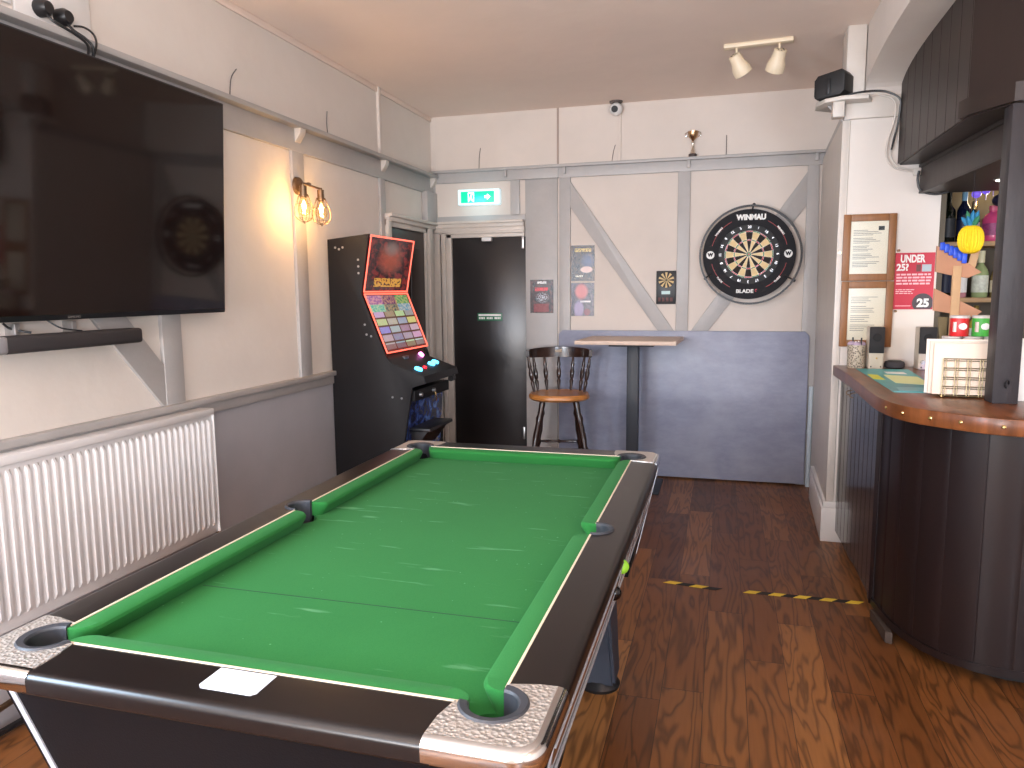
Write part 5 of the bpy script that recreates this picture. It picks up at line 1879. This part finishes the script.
deskspeaker(0.790, 4.42, 'silver and black computer speaker standing before the lower wooden frame', False)
deskspeaker(1.035, 4.42, 'silver and black computer speaker with a blue light, half behind the leaflets', True, 1.1)
point('speaker_led_light', (1.045, 4.34, BZ+0.02), 0.06, (0.15, 0.2, 1.0), 0.01)
t = thing('smart_speaker', 'dark grey puck speaker between the two computer speakers', 'smart speaker', (0.895, 4.44, BZ))
MB().lathe([(0.040, 0), (0.050, 0.006), (0.052, 0.022), (0.046, 0.036), (0.034, 0.040)], seg=28).build('fabric_body', mat('puck_cloth', srgb(58, 54, 56), 0.8, bump=0.3, bs=400), t)
MB().lathe([(0.034, 0.040), (0.033, 0.042)], seg=24).build('top_disc', black, t)
# teal counter mat
t = thing('counter_mat', 'teal printed counter mat lying on the bar', 'counter mat', (0, 0, BZ))
P4 = [(0.690, 4.35), (0.945, 4.35), (0.885, 3.42), (0.690, 3.41)]
MB().prism([(p[0], p[1]) for p in P4], 'z', 0.0, 0.0025).build('mat_sheet', teal, t)
MB().prism([(0.69, 3.86), (0.74, 3.84), (0.742, 4.05), (0.70, 4.08)], 'z', 0.0025, 0.0032).build('yellow_print', yellowp, t)
MB().prism([(0.76, 3.72), (0.90, 3.66), (0.91, 4.0), (0.77, 4.06)], 'z', 0.0025, 0.0032).build('pale_print', palep, t)
MB().prism([(0.80, 4.12), (0.89, 4.11), (0.89, 4.20), (0.80, 4.21)], 'z', 0.0025, 0.0032).build('pale_print', white_m, t)
MB().prism([(0.72, 3.44), (0.90, 3.45), (0.90, 3.58), (0.73, 3.56)], 'z', 0.0025, 0.0032).build('text_print', mat('print_teal_light', srgb(120, 196, 200), 0.4), t)
# leaflet rack: tall beige cards in a wire grid
t = thing('leaflet_rack', 'wire grid rack on the bar', 'leaflet rack', (0.925, 3.31, BZ), rz=R(-4))
o = MB()
brs = mat('antique_wire', (0.30, 0.24, 0.14, 1), 0.4, 0.8)
W0, W1, HZ = -0.085, 0.085, 0.155
for y in (-0.032, 0.032):
    for k in range(5):
        x = W0+(W1-W0)*k/4
        o.cyl((x, y, 0.008), (x, y, HZ), 0.0022, 6)
        if k < 4:
            for dx in (0.010,):
                o.cyl((x+dx, y, 0.008), (x+dx, y, HZ), 0.0018, 6)
    for k in range(5):
        z = 0.008+(HZ-0.008)*k/4
        o.cyl((W0, y, z), (W1, y, z), 0.0022, 6)
        if k:
            o.cyl((W0, y, z-0.008), (W1, y, z-0.008), 0.0018, 6)
for x in (W0, W1, 0):
    o.cyl((x, -0.032, 0.008), (x, 0.032, 0.008), 0.0025, 6)
o.build('wire_grid', brs, t)
for x in (W0, W1):
    for y in (-0.032, 0.032):
        MB().ball((x, y, 0.006), 0.006, seg=10, rings=8).build('ball_foot', brass, t)
beiges = [mat('menu_card_a', srgb(228, 206, 186), 0.6), mat('menu_card_b', srgb(216, 198, 182), 0.6), mat('menu_card_c', srgb(236, 222, 206), 0.6)]
for k, (x0, x1, y, h, lab) in enumerate(((-0.118, 0.10, -0.016, 0.216, 'frontmost tall beige menu card in the wire rack'), (-0.130, 0.10, 0.000, 0.222, 'middle tall beige menu card in the wire rack'), (-0.140, 0.095, 0.016, 0.230, 'rearmost tall menu card, sticking out left of the others'))):
    q = MB().box((x0, y-0.005, 0.012), (x1, y+0.005, h), 0.001)
    ob = q.build('menu_card', beiges[k], None, (0.925, 3.31, BZ))
    ob.rotation_euler = (0, 0, R(-4))
    tag(ob, lab, 'menu')

tag(MB().box((1.088, 3.24, BZ), (1.20, 3.252, BZ+0.24), 0.001).build('card', white_m), 'white card standing on the bar at the right of the dark post', 'card')
# snack tubs, two tiers on a tray
tag(MB().box((0.845, 3.375, BZ), (1.075, 3.50, BZ+0.152), 0.003).build('cardboard_box', cardb), 'cardboard box holding up the snack tubs behind the menu cards', 'box')


def tub(x, y, z, m_, label):
    t_ = thing('snack_tub', label, 'snack tub', (x, y, z), 'snack tubs stacked behind the menu cards')
    MB().lathe([(0.034, 0), (0.0345, 0.001), (0.0345, 0.074), (0.034, 0.075)], seg=28).build('tube', m_, t_)
    MB().lathe([(0.036, 0.073), (0.0365, 0.082), (0.034, 0.084)], seg=28).build('lid', mat('tub_lid', srgb(206, 196, 190), 0.3), t_)
    o = MB()
    o.ball((0.004, -0.0335, 0.040), 0.014, (1.1, 0.16, 1.0), 16, 10)
    e = o.build('label_oval', white_m, t_)
    MB().box((-0.029, -0.0345, 0.018), (-0.020, -0.018, 0.058)).build('side_print', mat('pale_label', srgb(236, 214, 206), 0.5), t_)
    return t_


z1 = BZ+0.152
z2 = z1+0.085
tub(0.900, 3.43, z1, redtub, 'red snack tub in the lower row behind the menu cards')
tub(0.975, 3.43, z1, orangem, 'orange snack tub in the middle of the lower row')
tub(1.048, 3.43, z1, greenm, 'green snack tub in the lower row, beside the post')
tub(0.925, 3.43, z2, redtub, 'red snack tub on top, left of the green one')
tub(1.005, 3.43, z2, greenm, 'green snack tub on top, beside the post')

# cardboard arrow signpost with pineapple
t = thing('arrow_sign', 'wooden signpost with two arrow boards on the bar', 'sign', (0.998, 3.80, BZ))
MB().box((-0.016, -0.012, 0.0), (0.018, 0.006, 0.53), 0.001).build('stake', plyw, t)
MB().box((-0.05, -0.05, 0.0), (0.05, 0.05, 0.03), 0.004).build('stand', plyw, t)
MB().prism([(-0.085, 0.62), (-0.02, 0.585), (0.100, 0.50), (0.045, 0.475), (-0.01, 0.485), (-0.085, 0.505)], 'y', -0.004, 0.010, 0.001).build('arrow_board', cardb, t)
MB().prism([(-0.085, 0.43), (0.0, 0.385), (0.112, 0.325), (0.08, 0.30), (-0.085, 0.33)], 'y', -0.004, 0.010, 0.001).build('arrow_board', cardb, t)
MB().prism([(0.045, 0.52), (0.075, 0.51), (0.105, 0.66), (0.07, 0.66)], 'y', 0.010, 0.018, 0.001).build('back_board', plyw, t)
MB().prism([(-0.06, 0.30), (-0.02, 0.30), (-0.02, 0.18), (-0.045, 0.17)], 'y', 0.012, 0.020, 0.001).build('lower_board', mat('olive_board', srgb(110, 96, 66), 0.7), t)
o = MB()
random.seed(11)
for k in range(6):
    o.box((-0.075+k*0.018, -0.016-0.004*(k % 2), 0.600-0.012*k), (-0.055+k*0.018, -0.004, 0.635-0.008*k), 0.004)
o.build('blue_bow', mat('blue_foil', srgb(30, 80, 210), 0.3), t)
# honeycomb pineapple
t = thing('pineapple_decoration', 'yellow honeycomb paper pineapple with blue leaves', 'decoration', (1.03, 3.74, 1.62))
o = MB()
n_ = 26
vs = []
rings_ = 14
for i in range(rings_+1):
    ph = -PI/2+PI*i/rings_
    for k in range(n_*2):
        a = 2*PI*k/(n_*2)
        rr = 0.052*(1.0 if k % 2 else 0.93)*(abs(math.cos(ph))**0.7)
        vs.append((rr*math.cos(a), rr*math.sin(a)*0.9, 0.052+0.062*math.sin(ph)))
m2 = n_*2
fs = [(i*m2+k, i*m2+(k+1) % m2, (i+1)*m2+(k+1) % m2, (i+1)*m2+k) for i in range(rings_) for k in range(m2)]
o._new(vs, fs)
bmesh.ops.remove_doubles(o.bm, verts=o.bm.verts, dist=0.0004)
o.build('fruit_body', pineapple_y, t)
for k in range(11):
    a = 2*PI*k/11
    tilt = 0.9 if k % 2 else 0.35
    d = Vector((math.cos(a)*tilt, math.sin(a)*tilt, 1)).normalized()
    b0 = Vector((0, 0, 0.105))
    MB().turned(b0, b0+d*(0.062 if k % 2 else 0.075), [(0, 0.008), (0.4, 0.014), (0.8, 0.008), (1, 0.001)], 6).build('leaf', pineapple_b if k % 3 else mat('green_tissue', srgb(50, 120, 84), 0.7), t)
MB().cyl((0, 0.0, 0.18), (0.0, 0.0, 0.35), 0.0012, 5).build('hanging_string', ink, t)

# ================================================================ BACK-BAR SHELVES AND BOTTLES
shelfm = mat('shelf_wood', srgb(176, 140, 96), 0.5, var=0.15, vs=8)
ys0, ys1 = 4.98, 5.30
for z, lab in ((1.700, 'upper wooden back-bar shelf of bottles'), (1.373, 'lower wooden back-bar shelf'), (1.05, 'lowest back-bar shelf mostly hidden by the signpost')):
    tag(MB().box((1.13, ys0, z), (2.4, ys1, z+0.028), 0.003).build('back_bar_shelf', shelfm), lab, 'shelf')


def bottle(x, z, prof, m_, capm, labm, label, capz, lab=(0.06, 0.15), rl=None, y=5.07, capr=0.015):
    t_ = thing('bottle', label, 'bottle', (x, y, z), 'bottles on the back-bar shelves')
    MB().lathe(prof, seg=24).build('glass', m_, t_)
    MB().lathe([(capr, capz[0]), (capr, capz[1]), (capr*0.9, capz[1]+0.003)], seg=18).build('cap', capm, t_)
    if labm:
        r = rl or max(p[0] for p in prof)+0.0006
        MB().lathe([(r, lab[0]), (r, lab[1])], seg=24).build('paper_label', labm, t_)
    return t_


def wine(r, h):
    return [(r*0.9, 0), (r, 0.006), (r, h*0.58), (r*0.92, h*0.64), (r*0.45, h*0.74), (r*0.38, h*0.8), (r*0.38, h*0.97), (r*0.40, h)]


z1 = 1.728
bottle(1.268, z1, wine(0.040, 0.30), darkbottle, mat('gold_foil', srgb(120, 104, 50), 0.35, 0.4), mat('black_label', srgb(40, 44, 50), 0.5), 'dark wine-shaped bottle at the left end of the upper shelf', (0.21, 0.302), (0.03, 0.14))
bottle(1.352, z1, wine(0.037, 0.31), bluebottle, mat('pale_blue_foil', srgb(120, 168, 200), 0.35), mat('navy_label', srgb(24, 30, 60), 0.5), 'dark blue bottle with pale blue neck behind the pineapple', (0.235, 0.312), (0.04, 0.13))
bottle(1.432, z1, wine(0.034, 0.24), darkbottle, brass, mat('lilac_label', srgb(190, 176, 206), 0.5), 'dark bottle with lilac label right of the pineapple', (0.20, 0.243), (0.05, 0.12), y=5.17)
bottle(1.505, z1, [(0.050, 0), (0.053, 0.01), (0.053, 0.13), (0.040, 0.155), (0.019, 0.17), (0.019, 0.20)], pinkbottle, mat('pink_cap', srgb(196, 90, 120), 0.4), mat('magenta_label', srgb(150, 60, 110), 0.5, var=0.4, vs=60), 'stout pink bottle at the right end of the upper shelf', (0.18, 0.205), (0.035, 0.105), capr=0.022)
z1 = 1.401
bottle(1.46, z1, [(0.040, 0), (0.043, 0.008), (0.043, 0.14), (0.036, 0.165), (0.016, 0.195), (0.016, 0.25)], pearbottle, mat('cream_cap', srgb(228, 226, 190), 0.4), mat('white_label', srgb(206, 214, 200), 0.5, var=0.2, vs=50), 'clear green-tinged bottle with white label on the lower shelf', (0.205, 0.272), (0.03, 0.13), capr=0.0185)
bottle(1.557, z1, [(0.040, 0), (0.043, 0.008), (0.043, 0.12), (0.036, 0.15), (0.016, 0.18), (0.016, 0.22)], mat('amber_glass', srgb(130, 110, 70), 0.1), bronze, mat('cream_label', srgb(206, 196, 170), 0.5, var=0.2, vs=50), 'brown bottle half hidden behind the post on the lower shelf', (0.20, 0.225), (0.03, 0.10))
bottle(1.355, z1, wine(0.036, 0.27), mat('rose_glass', srgb(196, 140, 150), 0.1), brass, white_m, 'bottle with white label behind the signpost on the lower shelf', (0.21, 0.272), (0.03, 0.14))
bottle(1.27, z1, wine(0.038, 0.28), darkbottle, ink, mat('navy_label', srgb(24, 30, 60), 0.5), 'dark bottle at the left end of the lower shelf behind the arrow boards', (0.21, 0.282), (0.03, 0.14))
bottle(1.45, 1.078, wine(0.036, 0.27), mat('honey_glass', srgb(216, 196, 90), 0.1), mat('gold_foil', srgb(120, 104, 50)), white_m, 'yellow bottle on the lowest shelf above the snack tubs', (0.21, 0.272), (0.03, 0.14))
bottle(1.35, 1.078, wine(0.036, 0.25), darkbottle, ink, None, 'black bottle on the lowest shelf behind the signpost', (0.2, 0.252))
# hanging purple ornaments, dark ball, lit strip
for k, (x, z, lab) in enumerate(((1.405, 2.005, 'purple hanging glass ornament, largest and leftmost'), (1.455, 2.02, 'purple hanging glass ornament, middle one'), (1.492, 2.035, 'purple hanging glass ornament nearest the lit strip'))):
    t_ = thing('hanging_ornament', lab, 'ornament', (x, 5.05, z), 'purple ornaments under the canopy')
    r = 0.026-0.005*k
    MB().ball((0, 0, 0), r, (1, 1, 0.9)).build('glass_bowl', purple, t_)
    MB().cyl((0, 0, -r), (0, 0, -r-0.03), 0.003, 8).build('stem', mat('lilac_glass', srgb(170, 160, 230), 0.2), t_)
    MB().cyl((0, 0, r*0.8), (0, 0, 0.85), 0.001, 5).build('string', ink, t_)
t = thing('paper_ball', 'dark blue round paper ball above the pink bottle', 'ornament', (1.507, 4.95, 1.955))
MB().ball((0, 0, 0), 0.048, (1, 1, 0.75), 20, 12).build('ball_body', mat('navy_tissue', srgb(16, 14, 44), 0.6, bump=0.4, bs=90), t)
MB().cyl((0, 0, 0.03), (0, 0, 0.9), 0.001, 5).build('string', ink, t)
tag(MB().box((1.455, 5.20, 2.06), (1.75, 5.24, 2.09), 0.004).build('light_strip', led_yellow), 'short yellow lit strip at the top of the bottle shelves', 'light strip')
point('back_bar_light', (1.5, 5.12, 2.0), 1.2, (1.0, 0.8, 0.5), 0.03)
